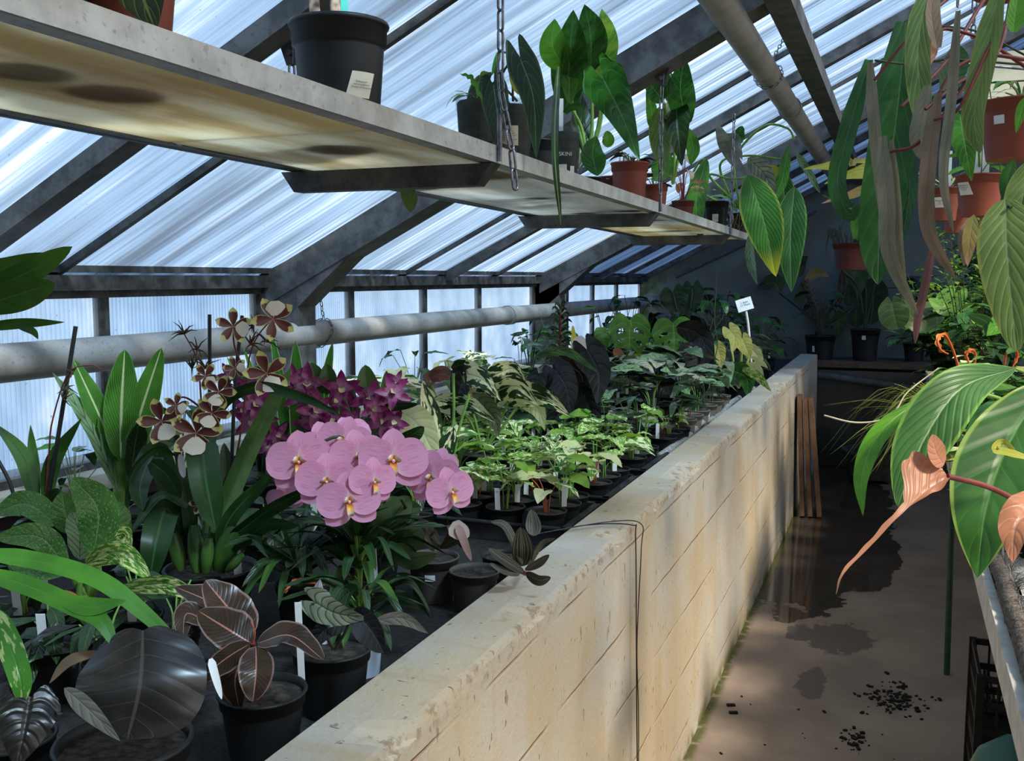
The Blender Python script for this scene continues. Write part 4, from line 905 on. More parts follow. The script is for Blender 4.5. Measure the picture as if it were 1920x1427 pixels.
for x, y in ((345, 625), (370, 655), (385, 690), (475, 610), (470, 645), (360, 690), (430, 720), (500, 640)):
    c = at(x, y, 1.92) - o0
    for k in range(9):
        dd = Vector((rnd.uniform(-1, 1), rnd.uniform(-.6, .6), rnd.uniform(-.8, 1))).normalized(); mb.tube([c, c + dd * .014 + Vector((0, 0, .004)), c + dd * rnd.uniform(.022, .034)], .0022, .0004, n=4, caps=False)
tag(mb.build('withered_flowers', simple('withered', (.07, .045, .025), .8, 0, .5, 80), root), kind='stuff')
hleaf(root, [(338, 852, 1.86), (341, 875, 1.86), (345, 896, 1.86)], 13, 'round', simple('grey_tag', (.30, .30, .31), .4, 0, .1), name='plant_tag', cols=4)
ptag(root, .075, -.01, .10, .08, .016, .3)

# ------------------------------------------------ purple dendrobiums
def dendro(name, label, base, canes, fl, lv, h=.1):
    p = gpt(base[0], base[1], ZB + h); d = dep(p); root = empty(name, (p.x, p.y, ZB), label=label, cat='orchid'); pot(root, .055, h)
    for c in canes: hstem(root, [(base[0], base[1], d)] + c, 6, M['stemdull'] if 'stemdull' in M else simple('stemdull', (.08, .10, .04), .6), 5)
    M.setdefault('stemdull', MATS.get('stemdull'))
    for pts, w, ro in lv: hleaf(root, pts, w, 'oval', M['orchid'] if ro < .5 else M['dark'], roll=ro, n=18, fold=.2)
    rr = random.Random(len(fl))
    for x, y, w in fl:
        dd = 2.32 + rr.uniform(-.05, .05); c = at(x, y, dd); star(root, c, w * dd / F * 1.15, (CP - c).normalized() + RT * rr.uniform(-.5, .5) + UP * rr.uniform(-.4, .3), rr.uniform(-1, 1), 'dend', 'dend')
    return root
dendro('dendrobium_orchid', 'purple flowered cane orchid at the right, just above the pink moth orchid', (690, 905),
       [[(700, 820, 2.4), (705, 750, 2.38)], [(650, 830, 2.4), (640, 740, 2.38)], [(730, 830, 2.42), (740, 740, 2.4)]],
       [(690, 745, 66), (738, 735, 62), (732, 760, 60), (720, 792, 70), (745, 715, 40), (655, 790, 56), (665, 810, 50), (742, 790, 50), (700, 765, 50)],
       [([(708, 762, 2.36), (690, 725, 2.35), (685, 684, 2.36)], 42, .1), ([(712, 765, 2.34), (745, 762, 2.3), (785, 757, 2.28)], 16, .6), ([(668, 800, 2.4), (650, 745, 2.4), (645, 710, 2.4)], 34, .6), ([(715, 745, 2.38), (722, 715, 2.38), (725, 695, 2.38)], 12, .2), ([(700, 840, 2.35), (690, 800, 2.35), (680, 780, 2.36)], 30, .7), ([(740, 830, 2.35), (775, 815, 2.33), (795, 800, 2.33)], 26, .7)])
dendro('dendrobium_orchid', 'purple flowered cane orchid between the maroon orchid and the right hand purple one', (600, 890),
       [[(600, 800, 2.4), (590, 730, 2.38)], [(620, 800, 2.4), (625, 740, 2.38)]],
       [(575, 722, 74), (640, 728, 66), (560, 742, 60), (590, 770, 66), (575, 795, 60), (600, 800, 60), (625, 785, 50), (552, 705, 44), (610, 820, 50), (585, 745, 50), (632, 750, 44)],
       [([(605, 738, 2.34), (592, 705, 2.33), (582, 680, 2.33)], 32, .1), ([(612, 740, 2.34), (615, 712, 2.33), (612, 682, 2.33)], 34, .1), ([(600, 800, 2.3), (585, 775, 2.3), (575, 745, 2.32)], 24, .3), ([(590, 840, 2.35), (570, 800, 2.36), (560, 780, 2.36)], 30, .7)])
dendro('dendrobium_orchid', 'purple flowered cane orchid partly hidden behind the maroon and white orchid', (490, 905),
       [[(480, 820, 2.4), (470, 740, 2.38)], [(500, 830, 2.4), (500, 790, 2.38)]],
       [(468, 728, 50), (480, 760, 64), (470, 790, 64), (455, 770, 50), (505, 835, 56), (520, 815, 50), (430, 705, 46), (440, 735, 46), (495, 785, 50)],
       [([(475, 760, 2.36), (455, 720, 2.36), (440, 690, 2.36)], 34, .6), ([(500, 860, 2.36), (520, 820, 2.36), (540, 790, 2.36)], 28, .6)])
# white margined straps behind
root, r, d = bpot('variegated_dracaena', 'upright green sword leaves edged in white behind the purple orchids', 'potted plant', 570, 880, 90, .10)
for x0, x1, yt, w in ((560, 508, 618, 20), (562, 554, 638, 32), (575, 624, 640, 24), (550, 520, 690, 24), (580, 605, 700, 20), (548, 425, 668, 18), (556, 455, 650, 14), (570, 585, 690, 22), (545, 480, 700, 24), (585, 640, 730, 22)):
    hleaf(root, [(565, 900, 2.75), ((x0 + x1) / 2, (900 + yt) / 2, 2.7), (x1, yt, 2.68)], w, 'strap', M['margin'], roll=.1, n=18, cols=8, fold=.15)
# aglaonema
root, r, d = bpot('aglaonema', 'tall plant with upright green leaves veined in cream against the side window', 'potted plant', 228, 985, 120, .11)
hstem(root, [(232, 1000, 2.3), (226, 930, 2.28), (228, 850, 2.27)], 16, M['stem'], 11); hstem(root, [(262, 930, 2.3), (245, 900, 2.26), (240, 840, 2.25)], 6, M['stem'])
for pts, w, ro, m in (([(226, 862, 2.24), (228, 760, 2.24), (234, 655, 2.22)], 64, 0, 'aglao'), ([(240, 855, 2.26), (265, 770, 2.25), (303, 652, 2.24)], 54, .2, 'aglao'), ([(224, 865, 2.26), (185, 775, 2.24), (138, 674, 2.22)], 44, .2, 'aglao'), ([(224, 925, 2.26), (170, 800, 2.22), (98, 698, 2.2)], 30, .8, 'silvergreen'),
        ([(250, 905, 2.27), (290, 835, 2.3), (330, 812, 2.32)], 56, .3, 'silvergreen'), ([(222, 920, 2.27), (205, 830, 2.3), (180, 822, 2.3)], 26, .5, 'mottle'), ([(216, 880, 2.28), (195, 800, 2.26), (185, 775, 2.25)], 34, .9, 'dark'), ([(245, 900, 2.25), (255, 830, 2.24), (262, 790, 2.23)], 36, .6, 'dark'), ([(250, 800, 2.35), (290, 770, 2.4), (330, 775, 2.42)], 18, .6, 'glossgreen')):
    hleaf(root, pts, w, 'oval' if w > 30 else 'lance', M[m], roll=ro, n=26, cols=10, fold=.22, wave=.04)
# speckled dieffenbachia
root, r, d = bpot('dieffenbachia', 'speckled green dieffenbachia with one pale mottled leaf near the left edge', 'potted plant', 170, 1118, 150, .10)
for pts, w, ro, m in (([(176, 1040, 1.72), (183, 955, 1.70), (135, 896, 1.70)], 74, .1, 'speckle'), ([(160, 1058, 1.70), (225, 1036, 1.66), (282, 1084, 1.63)], 44, .3, 'mottle'), ([(125, 1065, 1.70), (75, 1008, 1.66), (-8, 1008, 1.64)], 50, .3, 'speckle'), ([(132, 1000, 1.8), (122, 960, 1.8), (116, 922, 1.8)], 52, .1, 'speckle'),
        ([(225, 1105, 1.66), (310, 1096, 1.6), (384, 1124, 1.57)], 34, .4, 'mottle'), ([(110, 985, 1.85), (50, 945, 1.85), (-10, 962, 1.84)], 50, .4, 'speckle'), ([(195, 1050, 1.76), (228, 1005, 1.76), (240, 1040, 1.74)], 40, .5, 'mottle'), ([(150, 1050, 1.75), (150, 1000, 1.77), (135, 960, 1.79)], 50, .5, 'silvergreen'), ([(130, 1070, 1.72), (60, 1060, 1.7), (10, 1040, 1.7)], 50, .6, 'speckle'), ([(160, 1040, 1.82), (215, 980, 1.86), (222, 940, 1.87)], 50, .5, 'speckle')):
    hleaf(root, pts, w, 'oval', M[m], roll=ro, n=24, cols=10, fold=.2, wave=.07)
for x, y in ((140, 1060), (165, 1045), (185, 1060), (150, 1090)): hstem(root, [(168, 1120, 1.76), (x, y + 30, 1.74), (x, y, 1.73)], 7, M['stem'], 5)
hstem(root, [(150, 1130, 1.72), (130, 1115, 1.7), (95, 1110, 1.68)], 8, simple('brown_sheath', (.25, .12, .05), .8), 5, name='old_leaf_sheath')
ptag(root, -.07, -.04, .08, .10, .016, .5)
# orchid with long stake
root, r, d = bpot('staked_orchid', 'leafy orchid with a bare flower spike tied to a long dark stake at far left', 'orchid', 80, 975, 90, .09)
for pts, w, ro in (([(70, 955, 2.2), (45, 860, 2.2), (-12, 792, 2.18)], 32, .2), ([(72, 930, 2.25), (62, 860, 2.26), (57, 796, 2.26)], 20, .1), ([(85, 955, 2.2), (100, 865, 2.2), (153, 784, 2.18)], 30, .2), ([(78, 950, 2.15), (105, 925, 2.12), (120, 935, 2.1)], 20, .5)):
    hleaf(root, pts, w, 'lance', M['orchid'], roll=ro, n=20)
hstem(root, [(86, 960, 2.2), (112, 800, 2.18), (142, 612, 2.16)], 4, M['stake'], name='stake'); hstem(root, [(84, 950, 2.2), (92, 850, 2.18), (98, 790, 2.17), (128, 700, 2.15), (170, 685, 2.15), (190, 692, 2.15)], 2, M['redstem'], .8)
for x, y in ((118, 748), (126, 725), (135, 700)):
    mb = MB(); c = at(x, y, 2.15) - Vector(root.location)
    for k in range(8):
        dd = Vector((rnd.uniform(-1, 1), rnd.uniform(-.5, .5), rnd.uniform(-1, 1))).normalized(); mb.tube([c, c + dd * rnd.uniform(.01, .03)], .0022, .0005, n=4, caps=False)
    mb.build('spent_flower', simple('withered', (.07, .045, .025), .8), root)
root, r, d = bpot('orchid_spike', 'small pot with a bare brown spike leaning at the left frame edge', 'orchid', 20, 1000, 60, .08)
hstem(root, [(36, 965, 2.1), (18, 905, 2.1), (-4, 862, 2.1)], 3.5, M['stake'])
foliage(root, 5, M['orchid'], 'lance', .10, .025, (.01, .03), (.01, .02), .07, 7)
# forked strap leaves entering from the left
root = empty('staghorn_fern', tuple(at(-190, 1330, 1.25)), label='bright green forked strap fronds reaching in from the left frame edge', cat='fern')
root.location.z = ZB; pot(root, .07, .11)
def sh_(p, T): return (tocam(p, T) + Vector((0, 0, .5))).normalized()
hleaf(root, [(-60, 1035, 1.22), (60, 1050, 1.21), (180, 1085, 1.20), (270, 1150, 1.19), (375, 1250, 1.17)], 36, 'strap', M['green2'] if 'green2' in M else G('green2', (.075, .27, .035), (.045, .18, .025), rib=(.09, .30, .05), vein=(.06, .22, .03), nv=26, slant=3, veinw=.05, rough=.4, bump=.1), n=36, cols=8, nrm=sh_, label='upper frond, dividing over the pots')
hleaf(root, [(-60, 1066, 1.20), (50, 1098, 1.19), (140, 1138, 1.18), (190, 1165, 1.17), (218, 1218, 1.16)], 38, 'strap', M['green2'], n=36, cols=8, nrm=sh_)
hleaf(root, [(110, 1122, 1.185), (170, 1138, 1.18), (238, 1126, 1.18)], 38, 'lance', M['green2'], n=20, nrm=sh_)
e_ = at(-60, 1045, 1.21) - Vector(root.location)
for q_ in (-.012, .0, .014): MB().tube(curve([(q_, 0, .09), (e_.x * .4 + q_, e_.y * .4, .13 + e_.z * .3), (e_.x, e_.y, e_.z + q_)], 14), .005, .004, n=6).build('stem', M['stem'], root)
hleaf(root, [(-20, 1140, 1.15), (14, 1200, 1.12), (38, 1270, 1.10), (42, 1320, 1.1)], 44, 'strap', G('greenpatch', (.06, .25, .04), (.04, .16, .03), varieg=(.35, .50, .25), vth=.56, vscale=5, nv=1, rough=.3), n=26, cols=6, roll=.2, label='frond with pale patches')
# leaves overhead at the left edge
root = empty('rubber_plant', (-1.52, .80, ZB), label='tall plant whose thick green leaves enter at the upper left frame edge', cat='potted plant'); pot(root, .12, .2)
for pts, w, ro in (([(-90, 545, 1.35), (20, 525, 1.34), (136, 462, 1.33)], 46, .2), ([(-90, 590, 1.33), (10, 560, 1.32), (104, 530, 1.31)], 62, .3), ([(-90, 500, 1.40), (20, 505, 1.4), (100, 478, 1.4)], 50, .5), ([(-60, 618, 1.35), (40, 606, 1.34), (122, 604, 1.33)], 20, .5)):
    hleaf(root, pts, w, 'obov' if w > 30 else 'lance', G('duskgreen', (.055, .15, .03), (.035, .10, .02), rib=(.08, .2, .05), nv=6, rough=.45, bump=.1), roll=ro, n=22, cols=8)
hleaf(root, [(30, 612, 1.34), (60, 620, 1.33), (72, 636, 1.33)], 14, 'lance', M['duskgreen'], roll=.3)
e_ = at(-85, 560, 1.36) - Vector(root.location); MB().tube(curve([(0, 0, .17), (e_.x * .1, e_.y * .1, .38), (e_.x * .6, e_.y * .6, e_.z * .8), tuple(e_)], 20), .009, .006, n=8).build('stem', M['darkstem'], root)
# dark understory between the nearest pots
for i, (x, y, w, m, lab) in enumerate(((95, 1210, 110, 'dark', 'pot of dark narrow leaves behind the huge black leaf'), (45, 1140, 90, 'strapdark', 'shadowed pot of dark leaves under the green fronds at left'), (255, 1150, 100, 'dark', 'dark leafy pot between the mottled leaf and the burgundy plant'),
        (200, 1235, 90, 'black', 'small pot of blackish leaves hidden behind the round black leaf'), (500, 1010, 90, 'strapdark', 'dark strappy pot between the maroon orchid and the pink orchid'), (590, 985, 90, 'dark', 'dark leafy pot under the left side of the pink flowers'),
        (300, 1000, 100, 'strapdark', 'shaded strap-leaved pot under the cream veined plant'), (420, 950, 90, 'dark', 'dark pot behind the strap-leaved orchid'), (780, 960, 80, 'dark', 'small dark pot behind the drooping pink flowers'), (330, 1180, 90, 'dark', 'dim pot of dark leaves left of the burgundy plant'))):
    root, r, d = bpot('potted_plant', lab, 'potted plant', x, y, w, .09); random.seed(i)
    foliage(root, 11, [M[m], M['dark']], 'lance', .11, .03, (.02, .10), (.01, .04), .08, 40 + i, (.3, 1.2), cols=4)
    if i in (0, 1, 2, 5, 7): ptag(root, .02, -.03, .07, .09, .015, .4)
hleaf(bpy.data.objects['potted_plant'], [(190, 1222, 1.2), (130, 1240, 1.19), (92, 1282, 1.18)], 20, 'lance', simple('brown_dry_leaf', (.20, .12, .07), .7), roll=.7, label='dry brown leaf')

# ================================================================== middle and far part of the left bench
# black trays with rows of young plants
def tray(x, y, w, d, label):
    t = empty('plant_tray', (x, y, ZB), label=label, cat='tray'); mb = MB(); h = .05
    for s in (-1, 1):
        mb.hexa([(s * w / 2 - .006, -d / 2, 0), (s * w / 2 + .002, -d / 2, 0), (s * w / 2 + .006, -d / 2, h), (s * w / 2 - .002, -d / 2, h)], [(s * w / 2 - .006, d / 2, 0), (s * w / 2 + .002, d / 2, 0), (s * w / 2 + .006, d / 2, h), (s * w / 2 - .002, d / 2, h)])
        mb.box((0, s * d / 2, h / 2), (w, .007, h))
        mb.box((s * (w / 2 + .006), 0, h), (.02, d + .03, .004)); mb.box((0, s * (d / 2 + .006), h), (w + .03, .02, .004))
    mb.box((0, 0, .003), (w, d, .006)); mb.build('tray', simple('tray_plastic', (.035, .035, .038), .35, 0, .3), t); return t
KIND = {   # n, material, shape, L, w, stalk height, reach, droop, stem
    'syngonium': (6, ['varieg', 'mottle', 'limegreen', 'varieg'], 'heart', .085, .062, (.06, .13), (.02, .06), (.2, .8), 'stem'),
    'white': (4, ['palewhite', 'cream', 'varieg'], 'heart', .10, .062, (.05, .10), (.02, .05), (.4, 1.1), 'orangestem'),
    'green': (6, ['limegreen', 'brightgreen', 'mottle'], 'heart', .085, .06, (.08, .15), (.02, .05), (.1, .7), 'stem'),
    'mosaic': (9, ['mottle', 'mottle', 'limegreen'], 'oval', .055, .034, (.04, .09), (.01, .05), (.2, .9), 'stem'),
    'alocasia': (6, ['variegdark', 'varieg', 'cream'], 'arrow', .15, .095, (.12, .22), (.03, .08), (.5, 1.2), 'stem'),
    'silver': (5, ['silver', 'silvergreen', 'dark'], 'arrow', .12, .07, (.07, .15), (.03, .06), (.3, 1.0), 'stem'),
    'dragon': (6, ['silver', 'silvergreen', 'black'], 'heart', .14, .08, (.08, .18), (.03, .08), (.3, .9), 'darkstem'),
    'black': (5, ['black', 'black', 'burgundy'], 'heart', .15, .10, (.10, .20), (.03, .08), (.6, 1.3), 'darkstem'),
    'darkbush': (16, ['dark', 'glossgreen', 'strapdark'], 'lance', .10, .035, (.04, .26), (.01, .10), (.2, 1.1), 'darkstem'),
    'brownleaf': (5, ['burgundy', 'silver', 'dark'], 'round', .06, .05, (.05, .09), (.02, .04), (.2, .8), 'redstem'),
}
seedc = [100]
def grow(kind, x, y, label, r=.045, h=.075, mat='black', scale=1, name=None, group=None, tagw=None, zb=ZB, square=False, n=None, cat='potted plant'):
    k = KIND[kind]; seedc[0] += 1; s = seedc[0]
    root = empty(name or 'potted_plant', (x, y, zb), label=label, cat=cat, group=group); pot(root, r, h, mat, square=square)
    foliage(root, n or k[0], [M[m] for m in k[1]], k[2], k[3] * scale, k[4] * scale, tuple(a * scale for a in k[5]), tuple(a * scale for a in k[6]), h * .9, s, k[7], M[k[8]], sr=.0018 * scale, cols=6, segs=9, wave=.12)
    if tagw:
        rr = random.Random(s); ptag(root, rr.uniform(-.3, .3) * r, -.5 * r, h * .8, rr.uniform(.055, .08), .014, rr.uniform(.1, .6), rr.uniform(.0, .2), text=tagw if isinstance(tagw, str) else None)
    return root
colw = ['hard against the rim', 'second from the rim', 'third from the rim', 'fourth from the rim']
def fill(x0, y0, nx, ny, dx, dy, kinds, where, grp):
    roww = ['front row', 'middle row', 'back row', 'last row']; rr = random.Random(int(y0 * 100))
    for j in range(ny):
        for i in range(nx):
            k = kinds[(i + j * 2 + rr.randrange(2)) % len(kinds)]
            words = {'syngonium': 'white splashed arrowhead plant', 'white': 'nearly all white arrowhead plant', 'green': 'lime green heart-leaved plant', 'mosaic': 'finely mottled small-leaved plant', 'silver': 'silver veined young alocasia', 'brownleaf': 'small round bronze-leaved plant', 'alocasia': 'white marbled young alocasia', 'dragon': 'dark netted young alocasia'}[k]
            grow(k, x0 - i * dx + rr.uniform(-.006, .006), y0 + j * dy + rr.uniform(-.006, .006), '%s, %s, %s, %s' % (words, colw[i], roww[j], where), r=dx * .43, h=.075, name=words.split()[-2] + '_' + words.split()[-1] if k in ('silver', 'alocasia', 'dragon') else 'arrowhead_plant' if k in ('syngonium', 'white') else 'heart_leaf_plant' if k == 'green' else 'seedling',
                 group=grp, tagw=('19,-' if (j == 0 and i in (1, 2)) else True) if rr.random() < .55 else None, zb=ZB + .007)
tray(-.985, 2.52, .39, .30, 'nearest black plastic tray of young plants along the bench rim')
fill(-.845, 2.42, 3, 3, .125, .10, ['syngonium', 'white', 'green', 'syngonium'], 'nearest tray', 'young plants in the nearest tray')
tray(-.985, 2.93, .39, .34, 'second black plastic tray along the bench rim, holding white leaved plants')
fill(-.845, 2.82, 3, 3, .125, .11, ['white', 'syngonium', 'syngonium', 'mosaic'], 'second tray', 'young plants in the second tray')
tray(-.985, 3.38, .39, .34, 'third black plastic tray along the bench rim')
fill(-.845, 3.27, 3, 3, .125, .11, ['mosaic', 'green', 'syngonium'], 'third tray', 'young plants in the third tray')
tray(-1.41, 3.20, .39, .34, 'black plastic tray behind the second one, away from the rim')
fill(-1.27, 3.09, 3, 3, .125, .11, ['syngonium', 'mosaic', 'green'], 'tray behind the rim trays', 'young plants in the inner tray')
tray(-1.41, 3.64, .39, .34, 'far inner black plastic tray, below the variegated alocasias')
fill(-1.27, 3.53, 3, 3, .125, .11, ['mosaic', 'syngonium', 'silver'], 'far inner tray', 'young plants in the far inner tray')
fill(-.84, 3.72, 4, 3, .13, .13, ['brownleaf', 'silver', 'mosaic'], 'loose pots past the trays', 'loose small pots beyond the trays')
# taupe pots along the rim
for i, (y, k) in enumerate(((4.12, 'silver'), (4.27, 'brownleaf'), (4.43, 'silver'), (4.62, 'dragon'), (4.80, 'silver'), (5.02, 'dragon'))):
    o = grow(k, -.84, y, ['first taupe pot beside the rim after the small bronze plants', 'taupe pot with bronze leaves, second along the far rim', 'taupe pot of silver veined leaves with a white sticker, third along the far rim', 'taupe pot with netted grey leaves, fourth along the far rim', 'taupe pot of silver veined leaves, fifth along the far rim', 'sixth taupe pot along the far rim, with dark netted leaves'][i], r=.06, h=.10, mat='grey', scale=1.0, cat='potted plant')
    if i in (0, 2, 3): sticker(o, .06, .10, R(-70), .035, .04, .05, 'wsticker')
# second and third ranks
names = {'dragon': 'alocasia', 'silver': 'alocasia', 'alocasia': 'alocasia', 'black': 'black_alocasia', 'darkbush': 'leafy_plant', 'green': 'heart_leaf_plant', 'syngonium': 'arrowhead_plant', 'brownleaf': 'seedling', 'mosaic': 'seedling'}
RANK = [
 (-1.02, 4.30, 'silver', 1.1, 'silver veined alocasia in the second rank beyond the bronze seedlings'), (-1.22, 4.34, 'dragon', 1.1, 'grey netted alocasia in the third rank beyond the bronze seedlings'), (-1.44, 4.22, 'silver', 1.1, 'silver veined alocasia below the black-leaved plant'),
 (-1.04, 4.52, 'dragon', 1.2, 'netted alocasia behind the third taupe rim pot'), (-1.25, 4.58, 'dragon', 1.2, 'netted dark alocasia in the centre of the far bench'), (-1.48, 4.50, 'black', 1.0, 'small black alocasia in the centre of the far bench'),
 (-1.04, 4.80, 'dragon', 1.3, 'large grey scaled alocasia left of the fifth rim pot'), (-1.28, 4.86, 'silver', 1.3, 'silver striped alocasia on the far bench, in front of the holed leaves'), (-1.55, 4.80, 'darkbush', 1.1, 'dark leafy pot right of the spiky stem'), (-1.80, 4.70, 'darkbush', 1.2, 'dark leafy pot near the side windows behind the spiky stem'),
 (-1.06, 5.12, 'dragon', 1.3, 'scaled alocasia beside the cream-leaved plant'), (-1.32, 5.18, 'dragon', 1.4, 'tall scaled alocasia below the second holed leaf'), (-1.60, 5.15, 'green', 1.5, 'yellow green heart-leaved plant below the first holed leaf'), (-1.88, 5.05, 'darkbush', 1.3, 'leafy pot by the side window before the holed leaves'),
 (-.86, 5.62, 'darkbush', 1.1, 'dark leafy pot at the rim just past the cream-leaved plant'), (-1.10, 5.60, 'black', 1.4, 'dark heart-leaved plant behind the cream-leaved plant'), (-1.38, 5.62, 'darkbush', 1.3, 'dark bushy pot right of the second holed leaf'), (-1.95, 5.65, 'darkbush', 1.3, 'dark bushy pot left of the first holed leaf by the window'),
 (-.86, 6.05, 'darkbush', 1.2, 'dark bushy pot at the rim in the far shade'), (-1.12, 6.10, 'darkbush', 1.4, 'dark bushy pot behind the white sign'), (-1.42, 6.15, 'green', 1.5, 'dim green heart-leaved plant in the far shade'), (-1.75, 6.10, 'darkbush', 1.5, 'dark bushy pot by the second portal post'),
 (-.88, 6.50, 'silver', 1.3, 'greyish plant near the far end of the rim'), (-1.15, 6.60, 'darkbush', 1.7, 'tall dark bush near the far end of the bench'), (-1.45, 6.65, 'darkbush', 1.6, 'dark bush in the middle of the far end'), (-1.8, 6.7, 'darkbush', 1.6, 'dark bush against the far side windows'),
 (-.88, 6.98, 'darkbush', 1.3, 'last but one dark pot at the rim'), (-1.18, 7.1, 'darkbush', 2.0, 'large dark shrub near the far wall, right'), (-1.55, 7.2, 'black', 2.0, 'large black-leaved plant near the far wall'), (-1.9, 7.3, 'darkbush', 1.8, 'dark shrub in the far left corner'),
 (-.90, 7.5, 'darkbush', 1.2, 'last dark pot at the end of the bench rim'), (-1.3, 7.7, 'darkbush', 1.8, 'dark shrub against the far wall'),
 # inner ranks near the windows, nearer part
 (-1.42, 2.70, 'alocasia', 1.0, 'white marbled alocasia just behind the purple orchids'), (-1.62, 2.95, 'alocasia', 1.2, 'white marbled alocasia in front of the side window behind the purple orchids'), (-1.25, 2.72, 'syngonium', 1.1, 'splashed arrowhead plant left of the nearest tray'), (-1.25, 2.48, 'syngonium', 1.2, 'splashed arrowhead plant behind the drooping pink flowers'), (-1.3, 2.25, 'darkbush', .9, 'dark leafy pot behind the pink moth orchid'),
 (-1.80, 3.35, 'alocasia', 1.2, 'white marbled alocasia by the window left of the pink-brown leaf'), (-1.68, 4.05, 'alocasia', 1.2, 'white marbled alocasia behind the far inner tray'), (-1.92, 3.75, 'darkbush', 1.1, 'dark leafy pot below the narrow window bar'), (-1.95, 4.25, 'alocasia', 1.1, 'white marbled alocasia close to the window post'), (-1.45, 4.0, 'silver', 1.1, 'silver veined alocasia right of the far inner tray'),
 (-1.55, 2.40, 'darkbush', 1.0, 'dark leafy pot behind the left hand purple orchid'), (-1.85, 2.75, 'darkbush', 1.2, 'dark leafy pot beside the portal post'), (-1.9, 2.25, 'darkbush', 1.0, 'dark leafy pot by the window between the tall veined plant and the orchids'), (-2.0, 1.95, 'darkbush', .8, 'dark leafy pot behind the staked orchid by the sill')]
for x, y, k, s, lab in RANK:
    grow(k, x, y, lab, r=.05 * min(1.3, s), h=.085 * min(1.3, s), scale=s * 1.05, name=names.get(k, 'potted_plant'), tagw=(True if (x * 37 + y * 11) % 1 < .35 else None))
# hero leaves on the middle bench --------------------------------------------------
def bench_root(name, label, px, py, r=.065, h=.11, mat='black', cat='potted plant'):
    p = gpt(px, py, ZB + h); root = empty(name, (p.x, p.y, ZB), label=label, cat=cat); pot(root, r, h, mat); return root, dep(p)
def hl(root, d, L): 
    for pts, w, sh, m, ro in L: hleaf(root, [(x, y, d + k) for x, y, k in pts], w, sh, M[m], roll=ro, n=22, cols=10, wave=.05)
root, d = bench_root('variegated_alocasia', 'variegated alocasia with one big cream leaf hanging and a dark erect leaf', 820, 868)
hl(root, 2.75, [([(748, 770, 0), (785, 800, -.03), (822, 868, -.06)], 66, 'lance', 'palewhite', .1), ([(800, 860, 0), (808, 790, 0), (792, 715, 0)], 44, 'lance', 'variegdark', .2), ([(795, 800, .02), (772, 790, .02), (748, 775, .02)], 30, 'lance', 'cream', .3), ([(850, 800, 0), (835, 850, -.02), (838, 900, -.03)], 34, 'lance', 'variegdark', .5)])
for p in ([(835, 860, 2.78), (850, 790, 2.76), (850, 700, 2.75)], [(850, 860, 2.78), (862, 800, 2.76), (880, 740, 2.75)], [(828, 860, 2.78), (800, 820, 2.74), (752, 772, 2.75)]): hstem(root, p, 2.8, M['stem'])
root, d = bench_root('variegated_alocasia', 'tall variegated alocasia with a black arrow leaf and marbled drooping leaves', 905, 850)
hl(root, 3.0, [([(868, 705, 0), (858, 745, 0), (845, 790, 0)], 52, 'arrow', 'black', .2), ([(872, 700, 0), (905, 712, -.05), (940, 752, -.08)], 66, 'arrow', 'variegdark', .3), ([(845, 690, 0), (870, 685, 0), (900, 700, 0)], 22, 'lance', 'dark', .6), ([(845, 758, 0), (885, 760, -.05), (930, 792, -.08)], 54, 'arrow', 'variegdark', .5),
              ([(930, 735, 0), (970, 725, -.05), (1010, 760, -.08)], 69, 'arrow', 'variegdark', .5), ([(960, 735, 0), (1020, 745, -.06), (1072, 782, -.1)], 66, 'arrow', 'variegdark', .4), ([(985, 740, 0), (1010, 770, -.04), (1022, 808, -.05)], 51, 'arrow', 'cream', .5), ([(900, 760, 0), (925, 780, 0), (935, 820, 0)], 60, 'arrow', 'silver', .6),
              ([(935, 700, .05), (962, 692, .05), (985, 712, .04)], 51, 'arrow', 'variegdark', .5)])
for x, y in ((868, 705), (930, 735), (960, 735), (985, 742), (848, 758)): hstem(root, [(905, 850, 3.05), ((905 + x) / 2 + 5, 790, 3.02), (x, y, 3.0)], 2.4, M['stem'])
root, d = bench_root('caladium', 'plant with dusky pink-brown lobed leaves low against the window', 822, 770, cat='potted plant')
hl(root, 3.5, [([(800, 712, 0), (830, 700, 0), (852, 712, 0)], 30, 'lance', 'purpleleaf', .2), ([(812, 722, 0), (808, 706, 0), (832, 694, 0)], 24, 'lance', 'purpleleaf', .5), ([(900, 728, -.2), (885, 722, -.2), (892, 745, -.2)], 30, 'oval', 'salmongreen', .3)])
hstem(root, [(822, 772, 3.55), (815, 740, 3.52), (805, 714, 3.5)], 3, M['stem'])
root, d = bench_root('black_alocasia', 'cluster of large drooping blackish heart leaves in mid bench', 1085, 812, .075, .12)
hl(root, 3.75, [([(1042, 695, 0), (1062, 730, -.04), (1070, 780, -.05)], 64, 'heart', 'black', .2), ([(1100, 655, 0), (1122, 700, -.03), (1120, 758, -.05)], 66, 'heart', 'black', .1), ([(1062, 685, .03), (1090, 705, .03), (1092, 760, 0)], 60, 'heart', 'burgundy', .3), ([(1002, 670, 0), (1060, 658, -.05), (1124, 700, -.1)], 18, 'lance', 'silvergreen', .8),
               ([(1010, 705, 0), (1005, 730, 0), (1030, 748, 0)], 40, 'heart', 'black', .5), ([(1090, 740, 0), (1110, 780, -.03), (1100, 815, -.04)], 50, 'heart', 'black', .4), ([(1060, 760, 0), (1040, 790, 0), (1045, 822, 0)], 44, 'heart', 'black', .3)])
for x, y in ((1042, 695), (1100, 655), (1062, 685), (1010, 700)): hstem(root, [(1085, 812, 3.8), ((1085 + x) / 2 + 6, 750, 3.78), (x, y, 3.76)], 3.5, M['darkstem'])
